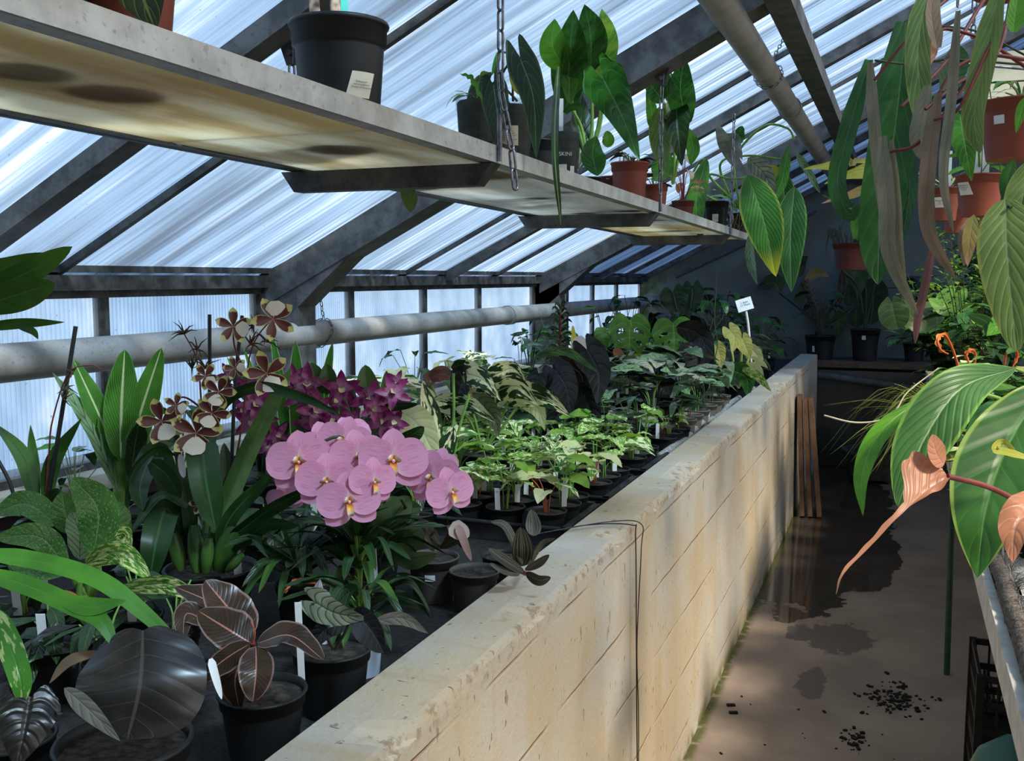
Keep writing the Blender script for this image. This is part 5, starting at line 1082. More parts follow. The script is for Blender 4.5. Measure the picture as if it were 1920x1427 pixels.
# spiky stem
root, d = bench_root('spiky_succulent', 'single upright stem ringed with narrow pointed leaves against the portal post', 1055, 740, .05, .09)
hstem(root, [(1055, 745, 4.05), (1050, 660, 4.03), (1050, 585, 4.0)], 4.5, M['redstem'], 2.5); rr = random.Random(2)
for k in range(46):
    y = 570 + k * 2.6; a = k * 2.4; L_ = 24 if k > 10 else 12 + k; dx = math.cos(a) * L_; dy = -9 if y > 610 else -16
    hleaf(root, [(1050, y + 6, 4.02), (1050 + dx * .6, y + dy * .5 + 3, 4.02 + .04 * math.sin(a)), (1050 + dx, y + dy * .3 + 6, 4.02 + .06 * math.sin(a))], 5, 'lance', M['dark'], n=7, cols=3, roll=.4)
# cards
root = empty('plant_sign', tuple(at(1098, 735, 4.3)), label='white card sign on a stick beside the spiky stem', cat='sign'); root.location.z = ZB
hleaf(root, [(1076, 636, 4.2), (1090, 648, 4.2), (1108, 660, 4.2)], 30, 'strap', M['tag'], name='card', cols=2); hstem(root, [(1092, 648, 4.21), (1098, 700, 4.25), (1098, 790, 4.28)], 1.2, M['stake'], name='stick')
root = empty('insect_trap', tuple(at(1078, 735, 4.4)), label='yellow sticky insect trap card by the white card', cat='insect trap'); root.location.z = ZB
hleaf(root, [(1078, 668, 4.35), (1076, 640, 4.35), (1074, 610, 4.35)], 16, 'narrow', simple('yellow_card', (.70, .62, .08), .5, 0, .05), name='card', cols=2); hstem(root, [(1078, 660, 4.36), (1079, 720, 4.38), (1080, 780, 4.4)], 1.2, M['stake'], name='stick')
# monstera: leaves with real holes
def holes(u, t):
    au = abs(u)
    for c in (.22, .40, .58, .76):
        k = t - (c + .16 * au)
        if abs(k) < .032 and .22 < au < (.74 if c != .58 else 2): return True
    return False
root, d = bench_root('monstera', 'swiss cheese plant with two big holed green leaves near the far windows', 1215, 700, .085, .14)
for pts, w, ro in (([(1180, 600, 5.5), (1180, 645, 5.46), (1172, 700, 5.46)], 82, .0), ([(1262, 605, 5.4), (1264, 648, 5.36), (1256, 690, 5.36)], 86, .0), ([(1140, 620, 5.55), (1130, 632, 5.5), (1140, 650, 5.5)], 40, .4), ([(1160, 690, 5.4), (1150, 705, 5.38), (1168, 722, 5.36)], 40, .4)):
    hleaf(root, pts, w, 'heart', M['darkmonst'], roll=ro, n=44, cols=28, lobe=.13, holes=holes if w > 60 else None, wave=.04, cup=-.15)
hl(root, 5.3, [([(1185, 680, 0), (1210, 676, -.03), (1235, 690, -.05)], 32, 'heart', 'yellowgreen', .7), ([(1150, 665, 0), (1158, 662, 0), (1170, 668, 0)], 20, 'oval', 'salmon', .5), ([(1240, 680, 0), (1230, 700, 0), (1250, 720, 0)], 44, 'heart', 'limegreen', .5), ([(1300, 640, .1), (1310, 660, .1), (1320, 690, .1)], 34, 'heart', 'glossgreen', .4)])
for x, y in ((1180, 602), (1262, 607), (1140, 622), (1160, 690)): hstem(root, [(1215, 712, 5.5), ((1215 + x) / 2, 670, 5.5), (x, y, 5.5)], 3.5, M['stem'])
root, d = bench_root('dark_leaf_plant', 'plant with a big arching brown-black leaf right of the holed leaves', 1330, 705, .06, .1)
hl(root, 5.3, [([(1268, 612, 0), (1312, 630, 0), (1334, 692, -.05)], 44, 'oval', 'black', .3), ([(1300, 690, 0), (1290, 660, 0), (1265, 690, 0)], 50, 'heart', 'black', .5)])
hstem(root, [(1330, 705, 5.3), (1345, 650, 5.3), (1340, 600, 5.3), (1345, 500, 5.3)], .9, M['darkstem'])
root, d = bench_root('dark_heart_plant', 'tall plant with two broad dark heart leaves against the far wall', 1290, 650, .07, .12)
hl(root, 6.8, [([(1262, 548, 0), (1268, 575, 0), (1268, 600, 0)], 56, 'heart', 'dark', .0), ([(1298, 540, 0), (1298, 565, 0), (1290, 596, 0)], 44, 'heart', 'dark', .2)])
for x in (1262, 1298): hstem(root, [(1285, 655, 6.8), ((1285 + x) / 2, 600, 6.8), (x, 550, 6.8)], 2.5, M['darkstem'])
# cream leaved philodendron at the rim
root, d = bench_root('cream_philodendron', 'plant with cream yellow upright leaves beside the white sign at the rim', 1385, 722, .06, .10)
hl(root, 5.35, [([(1368, 618, 0), (1378, 635, -.02), (1372, 662, -.02)], 34, 'heart', 'yellowcream', .1), ([(1392, 635, 0), (1400, 655, -.02), (1407, 672, -.02)], 32, 'heart', 'yellowcream', .2), ([(1410, 655, 0), (1422, 672, 0), (1424, 690, 0)], 26, 'heart', 'palewhite', .2), ([(1344, 650, 0), (1350, 668, 0), (1352, 692, 0)], 30, 'heart', 'yellowcream', .1),
                ([(1408, 668, 0), (1428, 680, -.03), (1440, 690, -.05)], 10, 'lance', 'palewhite', .5), ([(1388, 690, 0), (1420, 705, -.08), (1446, 734, -.12)], 18, 'lance', 'mottle', .5), ([(1405, 690, 0), (1420, 695, 0), (1432, 712, 0)], 28, 'heart', 'palewhite', .4), ([(1375, 695, 0), (1400, 710, 0), (1402, 745, -.02)], 46, 'heart', 'glossgreen', .3)])
for x, y in ((1368, 618), (1392, 636), (1410, 656), (1344, 650), (1388, 690), (1405, 690)): hstem(root, [(1385, 728, 5.38), ((1385 + x) / 2, 690, 5.38), (x, y, 5.36)], 2.2, simple('yellow_stem', (.45, .45, .10), .5))
root = empty('plant_sign', tuple(at(1408, 690, 5.45)), label='white square sign with blue handwriting on a white stick at the far rim', cat='sign'); root.location.z = ZB
m_ = simple('sign_white', (.80, .83, .86), .4, 0, .03)
o = hleaf(root, [(1382, 567, 5.4), (1396, 571, 5.4), (1411, 575, 5.4)], 24, 'strap', m_, name='card', cols=2)
bpy.data.objects.remove(o); c = at(1396, 571, 5.4) - root.location
fr = Matrix((RT, UP, -FW)).transposed().to_4x4(); mt = Matrix.Translation(c) @ fr @ Matrix.Rotation(R(17), 4, 'Z')
o = MB().box((0, 0, 0), (.088, .068, .003)).build('card', m_, root); o.matrix_basis = mt
text_mesh('3 aktiv\n 17 Pflanz', .016, simple('blue_ink', (.08, .20, .35), .6), o, Matrix.Translation((0, .004, .0022)))
hstem(root, [(1399, 584, 5.405), (1404, 620, 5.42), (1410, 700, 5.45)], 2.2, M['tag'], name='stick')

# ================================================================== plants on the hanging shelf
def spt(px, X=-.95):
    p = on(px, 300, 0, X); return Vector((X, p.y, zs(p.y) - .019))
def spot(name, label, px, r, h, mat='black', X=-.95, cat='potted plant', square=False, soil=True):
    p = spt(px, X); root = empty(name, tuple(p), label=label, cat=cat); pot(root, r, h, mat, square=square, soil=soil); return root, dep(p)
def azc(root): v = CP - Vector(root.location); return math.atan2(v.y, v.x)
root, d = spot('potted_plant', 'black pot with two thick pale stems and a turquoise tag on the hanging shelf', 640, .088, .212)
sticker(root, .088, .20, azc(root) + .50, .046, .044, .095, 'sticker', 'Anthurium\nwarocqueanum\n(Sunset Anthurium)', .0052, .15)
for a, b in ((595, 588), (634, 628)):
    hstem(root, [(a + 8, 70, d + .01), (a - 4, 25, d + .01), (b, -30, d + .01), (b - 10, -160, d)], 12, M['bark'], 8)
for i, (x, y) in enumerate(((560, -260), (620, -300), (690, -250), (590, -180))): hleaf(root, [(595, -150, d), (x, y + 60, d - .05), (x - 30, y, d)], 80, 'oval', M['glossgreen'], roll=.3)
o = ptag(root, .04, -.045, .17, .12, .013, azc(root) + math.pi / 2 + .2, -.1, 'turq', '45,-')
root, d = spot('potted_plant', 'terracotta coloured pot with a large pale-veined dark leaf on the near shelf end', 222, .085, .15, 'terra')
G('palevein', (.045, .075, .03), (.025, .045, .02), rib=(.20, .32, .08), vein=(.16, .27, .07), nv=5, slant=1.2, veinw=.07, ribw=.05, rough=.5)
hleaf(root, [(262, -120, 1.16), (262, -30, 1.13), (292, 58, 1.12)], 150, 'heart', M['palevein'], n=30, cols=12)
hleaf(root, [(200, -120, 1.2), (170, -60, 1.18), (150, 10, 1.17)], 110, 'heart', M['palevein'], n=30, cols=12, roll=.4)
for x in (262, 200): hstem(root, [(232, -20, 1.28), (235, -150, 1.26), (x, -120, 1.18)], 4, M['stem'])
root, d = spot('potted_plant', 'black pot at the very near end of the hanging shelf by the frame top', 55, .075, .14)
foliage(root, 6, M['glossgreen'], 'heart', .16, .09, (.12, .2), (.05, .1), .12, 5)
# short dark board
o = MB().hexa([(-1.14, 1.95, zs(2) - .016), (-.80, 1.93, zs(2) - .016), (-.80, 1.93, zs(2) + .03), (-1.14, 1.95, zs(2) + .03)], [(-1.14, 2.14, zs(2) - .016), (-.79, 2.12, zs(2) - .016), (-.79, 2.12, zs(2) + .03), (-1.14, 2.14, zs(2) + .03)]).build('wood_block', simple('dark_wood', (.05, .04, .035), .8, 0, .4, 12))
tag(o, 'short dark wooden board lying across the hanging shelf behind the chain', 'board')
def clearpot(name, label, px, r, h, X=-.93):
    root, d = spot(name, label, px, r, h, 'clear', X, soil=False); 
    MB().lathe([(r * .72, .004), (r * .735, .006), (r * .885, h * .80), (r * .90, h * .90), (r * .82, h * .93)], n=24, cap0=True, cap1=True).build('root_ball', simple('mossy_roots', (.022, .024, .010), .9, 0, .6, 60, .6), root); return root, d
root, d = clearpot('anthurium', 'clear pot with a square cream label and long dark velvet leaves on the shelf', 955, .058, .155, -.825)
sticker(root, .058, .155, azc(root) - .05, .045, .042, .075, 'sticker', 'Anthurium\nwarocqueanum\nselected dark form\n(Skoniuera)\n(Sunset Anthurium)', .0048)
G('velvet', (.02, .045, .022), (.01, .025, .012), rib=(.14, .22, .12), vein=(.07, .13, .07), nv=7, slant=1.2, veinw=.05, rough=.5, edge=(.07, .12, .05), ribw=.025)
for pts, w, ro, m in (([(975, 108, 2.06), (1000, 185, 2.02), (1006, 298, 2.02)], 62, .1, 'velvet'), ([(925, 160, 2.04), (932, 220, 2.01), (928, 272, 2.01)], 56, .3, 'velvet'), ([(915, 158, 2.10), (895, 180, 2.10), (872, 230, 2.10)], 50, .4, 'velvet'), ([(937, 92, 2.11), (930, 120, 2.11), (922, 142, 2.11)], 12, .4, 'green'),
        ([(930, 122, 2.11), (930, 150, 2.11), (928, 175, 2.11)], 8, .4, 'green'), ([(955, 130, 2.12), (965, 160, 2.12), (972, 178, 2.12)], 12, .3, 'yellowgreen')): hleaf(root, pts, w, 'heart' if w > 40 else 'lance', M[m], roll=ro, n=24, cols=10)
for p in ([(970, 190, 2.18), (940, 150, 2.16), (965, 105, 2.11), (976, 110, 2.06)], [(962, 190, 2.18), (958, 110, 2.14), (935, 95, 2.12)], [(955, 195, 2.18), (940, 170, 2.11), (926, 160, 2.06)]): hstem(root, p, 2.5, M['darkstem'], 1.8)
root, d = clearpot('anthurium', 'clear plastic pot left of the labelled one, hidden behind the near shelf chain', 893, .046, .15, -.86)
foliage(root, 6, M['fern'], 'lance', .06, .012, (.01, .05), (.01, .03), .14, 9)
hleaf(root, [(905, 190, 2.01), (885, 148, 2.01), (862, 138, 2.01)], 14, 'lance', M['brightgreen'], jag=.6, label='tiny bright fern frond')
root, d = spot('plant_pot', 'dark nursery pot behind the long velvet leaf on the shelf', 1010, .05, .15, 'black', -.95)
foliage(root, 4, M['dark'], 'lance', .07, .02, (.02, .06), (.01, .03), .11, 19)
root, d = clearpot('potted_plant', 'small clear ribbed pot with white lettering and a square label on the shelf', 1060, .040, .155, -.825)
sticker(root, .040, .155, azc(root) - .2, .022, .030, .045, 'wsticker'); sticker(root, .040, .155, azc(root) + .55, .012, .022, .045, 'wsticker')
rr_ = .040 * .92; a_ = azc(root); text_mesh('SKINI', .014, M['tag'], root, Matrix.Translation((rr_ * math.cos(a_) + .003 * math.cos(a_), rr_ * math.sin(a_) + .003 * math.sin(a_), .085)) @ Matrix.Rotation(a_ + math.pi / 2, 4, 'Z') @ Matrix.Rotation(math.pi / 2, 4, 'X'))
hleaf(root, [(1047, 125, 2.45), (1040, 270, 2.16), (1052, 424, 2.14)], 13, 'strap', G('stripe', (.04, .10, .03), (.02, .05, .02), rib=(.28, .34, .16), nv=1, ribw=.12), n=28, cols=6, label='long striped strap hanging below the shelf')
hleaf(root, [(1055, 210, 2.52), (1085, 200, 2.50), (1098, 235, 2.50)], 14, 'lance', M['glossgreen'], roll=.5)
ptag(root, -.012, 0, .13, .10, .011, a_ + math.pi / 2)
# big glossy philodendron
root, d = spot('philodendron', 'large philodendron with tall glossy arrow leaves on the hanging shelf', 1098, .055, .11, 'black', -1.0)
for pts, w, ro, m, sh in (([(1057, 128, 2.85), (1036, 85, 2.85), (1040, 35, 2.85)], 50, .2, 'brightgreen', 'lance'), ([(1062, 215, 2.9), (1068, 110, 2.88), (1075, 18, 2.88)], 66, .1, 'glossgreen', 'lance'), ([(1108, 135, 2.86), (1108, 70, 2.84), (1096, 8, 2.84)], 58, .1, 'glossgreen', 'lance'), ([(1130, 150, 2.9), (1136, 80, 2.9), (1128, 16, 2.9)], 44, .2, 'limegreen', 'lance'),
        ([(1068, 195, 2.82), (1068, 130, 2.8), (1062, 82, 2.8)], 34, .2, 'green', 'lance'), ([(1133, 152, 2.68), (1165, 215, 2.62), (1200, 302, 2.60)], 96, .0, 'glossgreen', 'arrow'), ([(1120, 330, 2.7), (1112, 290, 2.72), (1118, 255, 2.75)], 46, .3, 'glossgreen', 'lance'), ([(1085, 320, 2.85), (1090, 240, 2.9), (1088, 170, 2.92)], 44, .4, 'dark', 'lance'),
        ([(1130, 270, 2.8), (1140, 262, 2.8), (1138, 245, 2.8)], 24, .3, 'brightgreen', 'oval'), ([(1150, 120, 2.9), (1148, 100, 2.9), (1150, 82, 2.9)], 14, .2, 'dark', 'lance')): hleaf(root, pts, w, sh, M[m], roll=ro, n=28, cols=10, wave=.07, nw=2)
for x, y in ((1057, 130), (1108, 136), (1130, 152), (1135, 158), (1068, 198)): hstem(root, [(1100, 300, 2.88), ((1100 + x) / 2 + 6, 240, 2.87), (x, y, 2.83)], 4, M['stem'], 3)
# terracotta pots
root, d = spot('potted_plant', 'terracotta coloured plastic pot of tiny plants on the shelf below the big arrow leaf', 1181, .062, .145, 'terra', -.83)
rr = random.Random(3)
foliage(root, 9, [M['dark'], M['burgundy']], 'lance', .05, .02, (.01, .05), (.01, .04), .13, 33)
for k in range(5): ptag(root, rr.uniform(-.04, .04), rr.uniform(-.03, .03), .125, rr.uniform(.04, .07), .006, a_ + 1.5)
root, d = spot('potted_plant', 'smaller terracotta coloured pot half hidden behind the shelf chain', 1228, .050, .12, 'terra', -.86)
foliage(root, 7, [M['hangbrown'], M['burgundy']], 'oval', .07, .04, (.03, .1), (.01, .04), .07, 34)
root, d = spot('potted_plant', 'dark terracotta pot behind the front terracotta one on the shelf', 1150, .055, .14, 'dterra', -.98)
foliage(root, 8, [M['dark'], M['salmon']], 'oval', .06, .03, (.02, .06), (.01, .04), .09, 36)
root, d = spot('philodendron', 'philodendron with arrow leaves right of the second shelf chain', 1262, .055, .10, 'black', -.95)
for pts, w, ro, m, sh in (([(1290, 235, 3.75), (1276, 170, 3.75), (1284, 106, 3.75)], 50, .1, 'glossgreen', 'lance'), ([(1268, 205, 3.65), (1272, 250, 3.62), (1278, 312, 3.62)], 52, .0, 'dark', 'heart'), ([(1236, 200, 3.7), (1238, 265, 3.7), (1252, 326, 3.7)], 40, .3, 'hanggreen', 'lance'), ([(1245, 190, 3.75), (1225, 165, 3.75), (1205, 145, 3.75)], 34, .3, 'glossgreen', 'lance'),
        ([(1225, 245, 3.75), (1222, 210, 3.75), (1212, 165, 3.75)], 22, .3, 'green', 'lance'), ([(1262, 140, 3.8), (1252, 150, 3.8), (1250, 190, 3.8)], 30, .4, 'glossgreen', 'lance'), ([(1250, 280, 3.75), (1240, 320, 3.75), (1225, 340, 3.75)], 40, .4, 'green', 'lance'), ([(1290, 240, 3.8), (1300, 280, 3.8), (1295, 310, 3.8)], 26, .4, 'green', 'lance')): hleaf(root, pts, w, sh, M[m], roll=ro, n=22, cols=8, wave=.06)
for x, y in ((1288, 232), (1268, 207), (1236, 202), (1245, 192)): hstem(root, [(1262, 345, 3.85), ((1262 + x) / 2, 280, 3.8), (x, y, 3.74)], 3, M['stem'])
root, d = spot('croton', 'small plant with curled orange and brown leaves on the far half of the shelf', 1282, .05, .12, 'dterra', -.9)
foliage(root, 12, [M['salmon'], M['hangbrown'], M['burgundy'], M['salmongreen']], 'oval', .08, .035, (.08, .24), (.01, .06), .08, 50, (.3, 1.3), M['redstem'], wave=.3)
# far pots and the hanging yellow tipped leaf
G('tan_root', (.25, .16, .08), (.15, .1, .05), nv=1)
root, d = spot('anthurium', 'square black pot with a cream label at the far end of the shelf', 1345, .062, .15, 'black', -.83, square=True)
sticker(root, .057, .15, azc(root), .036, .036, .07, 'sticker', 'Anthurium\nveitchii\n(Sunset)', .005)
for pts, w, ro, m, sh in (([(1325, 296, 4.6), (1305, 378, 4.58), (1316, 456, 4.58)], 36, .2, 'green', 'lance'), ([(1345, 232, 4.7), (1368, 285, 4.68), (1402, 332, 4.66)], 26, .3, 'silverdead', 'lance'), ([(1355, 250, 4.68), (1378, 262, 4.67), (1392, 300, 4.66)], 20, .8, 'silverdead', 'lance'), ([(1388, 270, 4.7), (1386, 250, 4.7), (1392, 236, 4.7)], 20, .2, 'glossgreen', 'oval')):
    hleaf(root, pts, w, sh, M[m], roll=ro, n=22, cols=8, wave=.12)
root, d = spot('anthurium', 'square black pot with long ribbed leaves, one yellow tipped, hanging past the shelf end', 1386, .062, .14, 'black', -.83, square=True)
for pts, w, ro, m, sh in (([(1402, 328, 4.5), (1432, 415, 4.42), (1455, 519, 4.42)], 74, .1, 'yellowtip', 'lance'), ([(1490, 350, 4.6), (1482, 440, 4.58), (1484, 548, 4.58)], 58, .15, 'ribbed', 'lance'), ([(1402, 296, 4.66), (1432, 325, 4.62), (1455, 372, 4.6)], 36, .3, 'silver', 'lance'), ([(1478, 272, 4.62), (1466, 340, 4.6), (1448, 385, 4.6)], 22, .5, 'green', 'lance'),
        ([(1465, 320, 4.66), (1470, 370, 4.66), (1462, 420, 4.66)], 40, .2, 'ribbed', 'lance'), ([(1440, 310, 4.7), (1452, 330, 4.7), (1458, 350, 4.7)], 30, .3, 'yellowgreen', 'lance'), ([(1430, 350, 4.7), (1440, 380, 4.7), (1470, 400, 4.7)], 50, .3, 'glossgreen', 'lance'), ([(1404, 440, 4.7), (1408, 490, 4.7), (1420, 535, 4.7)], 18, .9, 'silvergreen', 'lance'), ([(1495, 290, 4.65), (1515, 320, 4.62), (1538, 362, 4.6)], 14, .3, 'silvergreen', 'strap')):
    hleaf(root, pts, w, sh, M[m], roll=ro, n=30, cols=12, wave=.03, ripple=.06 if m in ('ribbed', 'yellowtip') else 0)
for p in ([(1388, 392, 4.85), (1378, 300, 4.8), (1430, 238, 4.7), (1475, 240, 4.65), (1490, 262, 4.62)], [(1380, 392, 4.85), (1350, 310, 4.8), (1400, 292, 4.72), (1478, 300, 4.65)], [(1392, 392, 4.85), (1330, 330, 4.8), (1370, 335, 4.7), (1402, 332, 4.55)], [(1385, 392, 4.85), (1420, 330, 4.75), (1485, 350, 4.65)], [(1382, 395, 4.85), (1300, 350, 4.8), (1310, 305, 4.7), (1326, 298, 4.62)]):
    hstem(root, p, 2.6, M['stem'], 1.8, n=30)
ptag(root, .02, -.03, .09, .07, .018, azc(root) + 1.5, 0, 'turq')
mb = MB(); rr = random.Random(6)
for k in range(26): 
    c = Vector((rr.uniform(-.03, .03), rr.uniform(-.05, .0), .10)); mb.tube(curve([c, c + Vector((rr.uniform(-.05, .05), rr.uniform(-.05, .02), rr.uniform(.01, .05))), c + Vector((rr.uniform(-.05, .05), rr.uniform(-.08, .0), rr.uniform(-.08, .02)))], 7), .0018, .0008, n=4, caps=False)
mb.build('aerial_roots', M['tan_root'], root)
root, d = spot('potted_plant', 'square black pot between the croton and the labelled far pots', 1318, .055, .14, 'black', -.98, square=True)
foliage(root, 6, [M['green'], M['dark']], 'lance', .12, .03, (.05, .16), (.02, .06), .09, 70)
# leaf hanging off the back of the shelf
root = bpy.data.objects.get('wood_block'); o = spot('potted_plant', 'small pot on the shelf whose single leaf hangs below the back rail', 800, .04, .08, 'black', -1.12)[0]
hleaf(o, [(757, 345, 1.95 + .25), (768, 370, 2.2), (770, 398, 2.2)], 30, 'oval', M['hanggreen'], roll=.2); hstem(o, [(800, 260, 2.28), (765, 300, 2.25), (757, 346, 2.2)], 2, M['stem'])

# ================================================================== right side: hanging plants, bench plants, far wall
def basket(label, px, py, d, rpx, h, mat='terra', hook=None, cat='hanging pot', name='hanging_pot', sq=False):
    c = at(px, py, d); r = rpx * d / F; root = empty(name, (c.x, c.y, c.z - h), label=label, cat=cat); pot(root, r, h, mat)
    top = Vector(hook) - Vector(root.location) if hook else Vector((0, 0, h + .34)); mb = MB()
    for k in range(3):
        a = k * 2.094 + .5; mb.tube([(r * .98 * math.cos(a), r * .98 * math.sin(a), h * .95), tuple(top)], .0016, n=5)
    mb.tube(curve([top, top + Vector((.006, 0, .012)), top + Vector((0, 0, .024)), top + Vector((-.006, 0, .012))], 12), .0018, n=5); mb.build('hanger_wire', M['darkstem'], root); return root, r
# big hanging plant above the frame whose long leaves drop into view
root, r = basket('hanging plant whose long strap leaves drop from the top edge on red stalks', 1900, -150, 1.9, 85, .14, 'terra', name='hanging_anthurium')
for pts, w, ro, m, lab in (([(1700, 40, 1.95), (1676, 250, 1.93), (1650, 420, 1.93), (1646, 534, 1.93)], 84, .15, 'hangdark', 'broad dark green hanging leaf'),
        ([(1630, 112, 1.85), (1592, 240, 1.84), (1570, 340, 1.84), (1590, 400, 1.83), (1612, 385, 1.82)], 34, .3, 'hangdark', 'narrow dark leaf with curled tip'),
        ([(1632, 116, 1.80), (1640, 230, 1.79), (1652, 350, 1.79), (1662, 455, 1.8)], 22, .6, 'hangpale', 'thin pale grey leaf'),
        ([(1742, -30, 1.75), (1722, 80, 1.74), (1726, 180, 1.73), (1740, 262, 1.73)], 46, .2, 'hanggreen', 'light green leaf lit from behind'),
        ([(1655, 256, 1.72), (1664, 380, 1.70), (1670, 480, 1.70), (1722, 592, 1.69)], 30, .5, 'hangpale', 'long pale underside with red rib'),
        ([(1672, 262, 1.71), (1682, 380, 1.69), (1688, 470, 1.70), (1700, 560, 1.7)], 18, .8, 'hangpale', None),
        ([(1760, 175, 1.66), (1742, 300, 1.65), (1742, 430, 1.65), (1792, 524, 1.64)], 29, .4, 'hangbrown', 'brownish curved leaf'),
        ([(1797, 20, 1.6), (1785, 180, 1.6), (1770, 330, 1.6), (1788, 438, 1.6)], 19, .5, 'hangpale', None),
        ([(1874, -20, 1.6), (1846, 110, 1.6), (1826, 220, 1.6), (1838, 288, 1.6)], 44, .4, 'hanggreen', 'hanging leaf with yellow edge'),
        ([(1740, 120, 1.78), (1752, 60, 1.78), (1740, -20, 1.78)], 20, .7, 'salmon', None), ([(1758, 90, 1.7), (1748, 20, 1.7), (1760, -40, 1.7)], 26, .5, 'hangbrown', None),
        ([(1755, 440, 1.8), (1735, 540, 1.8), (1722, 600, 1.8), (1716, 645, 1.8)], 16, .8, 'purpleleaf', None), ([(1700, 250, 2.0), (1704, 350, 2.0), (1690, 460, 2.0)], 36, .6, 'hangdark', None),
        ([(1900, 60, 1.5), (1905, 20, 1.5), (1915, -40, 1.5)], 30, .3, 'brightgreen', None), ([(1770, 170, 1.9), (1790, 120, 1.9), (1800, 85, 1.9)], 46, .5, 'hangdark', None),
        ([(1740, 160, 1.68), (1722, 250, 1.68), (1730, 300, 1.68)], 26, .9, 'hangpale', None)):
    hleaf(root, pts, w, 'strap' if w < 80 else 'strap', M[m], roll=ro, n=34, cols=8, fold=.3, label=lab, wave=.04, nw=2)
for p in ([(1870, -60, 1.85), (1780, -5, 1.8), (1700, 75, 1.78), (1640, 150, 1.78)], [(1900, -60, 1.8), (1840, 110, 1.7), (1730, 260, 1.68), (1668, 285, 1.7)], [(1905, -60, 1.8), (1870, 100, 1.72), (1790, 160, 1.68), (1735, 205, 1.66)], [(1880, -60, 1.85), (1820, 40, 1.8), (1770, 120, 1.78), (1690, 200, 1.76)],
          [(1915, 10, 1.6), (1862, 75, 1.6), (1800, 200, 1.6), (1752, 225, 1.65)], [(1925, 112, 1.7), (1850, 104, 1.7), (1790, 130, 1.7), (1755, 185, 1.7)], [(1930, 130, 1.75), (1845, 75, 1.75), (1780, 55, 1.76), (1760, 60, 1.76)]):
    hstem(root, p, 4, M['redstem'], 3, n=30)
for p in ([(1760, 48, 1.9), (1835, 60, 1.9), (1925, 105, 1.9)], [(1742, 115, 1.9), (1800, 112, 1.9), (1925, 122, 1.9)], [(1640, 113, 1.9), (1700, 120, 1.9), (1745, 118, 1.9)]): hstem(root, p, 2.2, M['darkstem'])
# hanging terracotta pots
root, r = basket('wide terracotta hanging pot with a small white sticker at the right frame edge', 1915, 190, 2.15, 76, .125, 'terra')
foliage(root, 14, [M['green'], M['fern']], 'lance', .05, .01, (.01, .05), (.01, .05), .12, 5)
sticker(root, r, .125, azc(root) - .55, .024, .018, .08, 'wsticker')
root, r = basket('terracotta hanging pot with a cream label, below and left of the wide one', 1838, 328, 3.0, 44, .125, 'terra')
sticker(root, r, .125, azc(root) - .75, .045, .045, .085, 'sticker', 'Philodendron\nPeperom. sp\n1 - ad 12', .0065, -.25)
hleaf(root, [(1800, 215, 2.8), (1808, 265, 2.78), (1822, 340, 2.78)], 62, 'heart', M['green'], n=24, cols=10, roll=.1)
hstem(root, [(1838, 330, 3.0), (1830, 230, 2.9), (1802, 218, 2.82)], 2.5, M['stem']); ptag(root, .0, -.02, .10, .20, .045, azc(root) + 1.5, 0, text=None)
foliage(root, 8, [M['salmon'], M['green'], M['brightgreen']], 'lance', .10, .03, (.02, .08), (.02, .06), .11, 8)
for pts, w, m in (([(1822, 405, 2.95), (1812, 450, 2.9), (1808, 500, 2.9)], 30, 'hangbrown'), ([(1842, 400, 3), (1840, 450, 3), (1845, 480, 3)], 16, 'salmongreen')): hleaf(root, pts, w, 'lance', M[m], roll=.2)
hleaf(root, [(1826, 402, 2.9), (1818, 450, 2.88), (1814, 500, 2.88)], 26, 'lance', M['salmongreen'], roll=.3)
root, r = basket('smaller terracotta hanging pot with cream label farther back', 1772, 352, 3.9, 28, .13, 'terra')
sticker(root, r, .13, azc(root) - .3, .045, .04, .07, 'sticker', 'Philodendron\nsp.\n1 - ad 12', .007, -.1)
foliage(root, 16, [M['cream'], M['stripe'], M['green']], 'narrow', .20, .012, (.0, .03), (.01, .04), .12, 9, (.6, 1.4), up0=.9, segs=12)
ptag(root, .0, -.02, .10, .17, .04, azc(root) + 1.5, 0)
root, r = basket('terracotta hanging pot lowest and behind the labelled pair', 1795, 388, 4.2, 26, .11, 'terra')
foliage(root, 10, [M['green'], M['fern']], 'lance', .12, .02, (.0, .05), (.01, .05), .1, 11)
root, r = basket('dark hanging pot of an orchid in front of the far wall', 1598, 456, 6.3, 36, .17, 'dterra', name='hanging_pot')
for pts, w, m in (([(1606, 450, 6.2), (1610, 415, 6.2), (1590, 385, 6.1), (1540, 365, 6.0)], 20, 'green'), ([(1602, 450, 6.2), (1602, 420, 6.2), (1598, 400, 6.2)], 14, 'brightgreen'), ([(1620, 452, 6.3), (1640, 430, 6.3), (1650, 408, 6.3)], 22, 'dark'), ([(1612, 450, 6.3), (1615, 425, 6.3), (1612, 412, 6.3)], 26, 'dark')): hleaf(root, pts, w, 'lance', M[m], n=18)
mb = MB(); rr = random.Random(8)
for k in range(40):
    a = rr.uniform(0, 6.28); c = Vector((math.cos(a) * .1, math.sin(a) * .1, .16)); mb.tube(curve([c, c * 1.4 + Vector((0, 0, rr.uniform(0, .06))), c * 1.6 - Vector((0, 0, rr.uniform(.0, .15)))], 6), .004, .002, n=4, caps=False)
mb.build('aerial_roots', M['darkstem'], root)
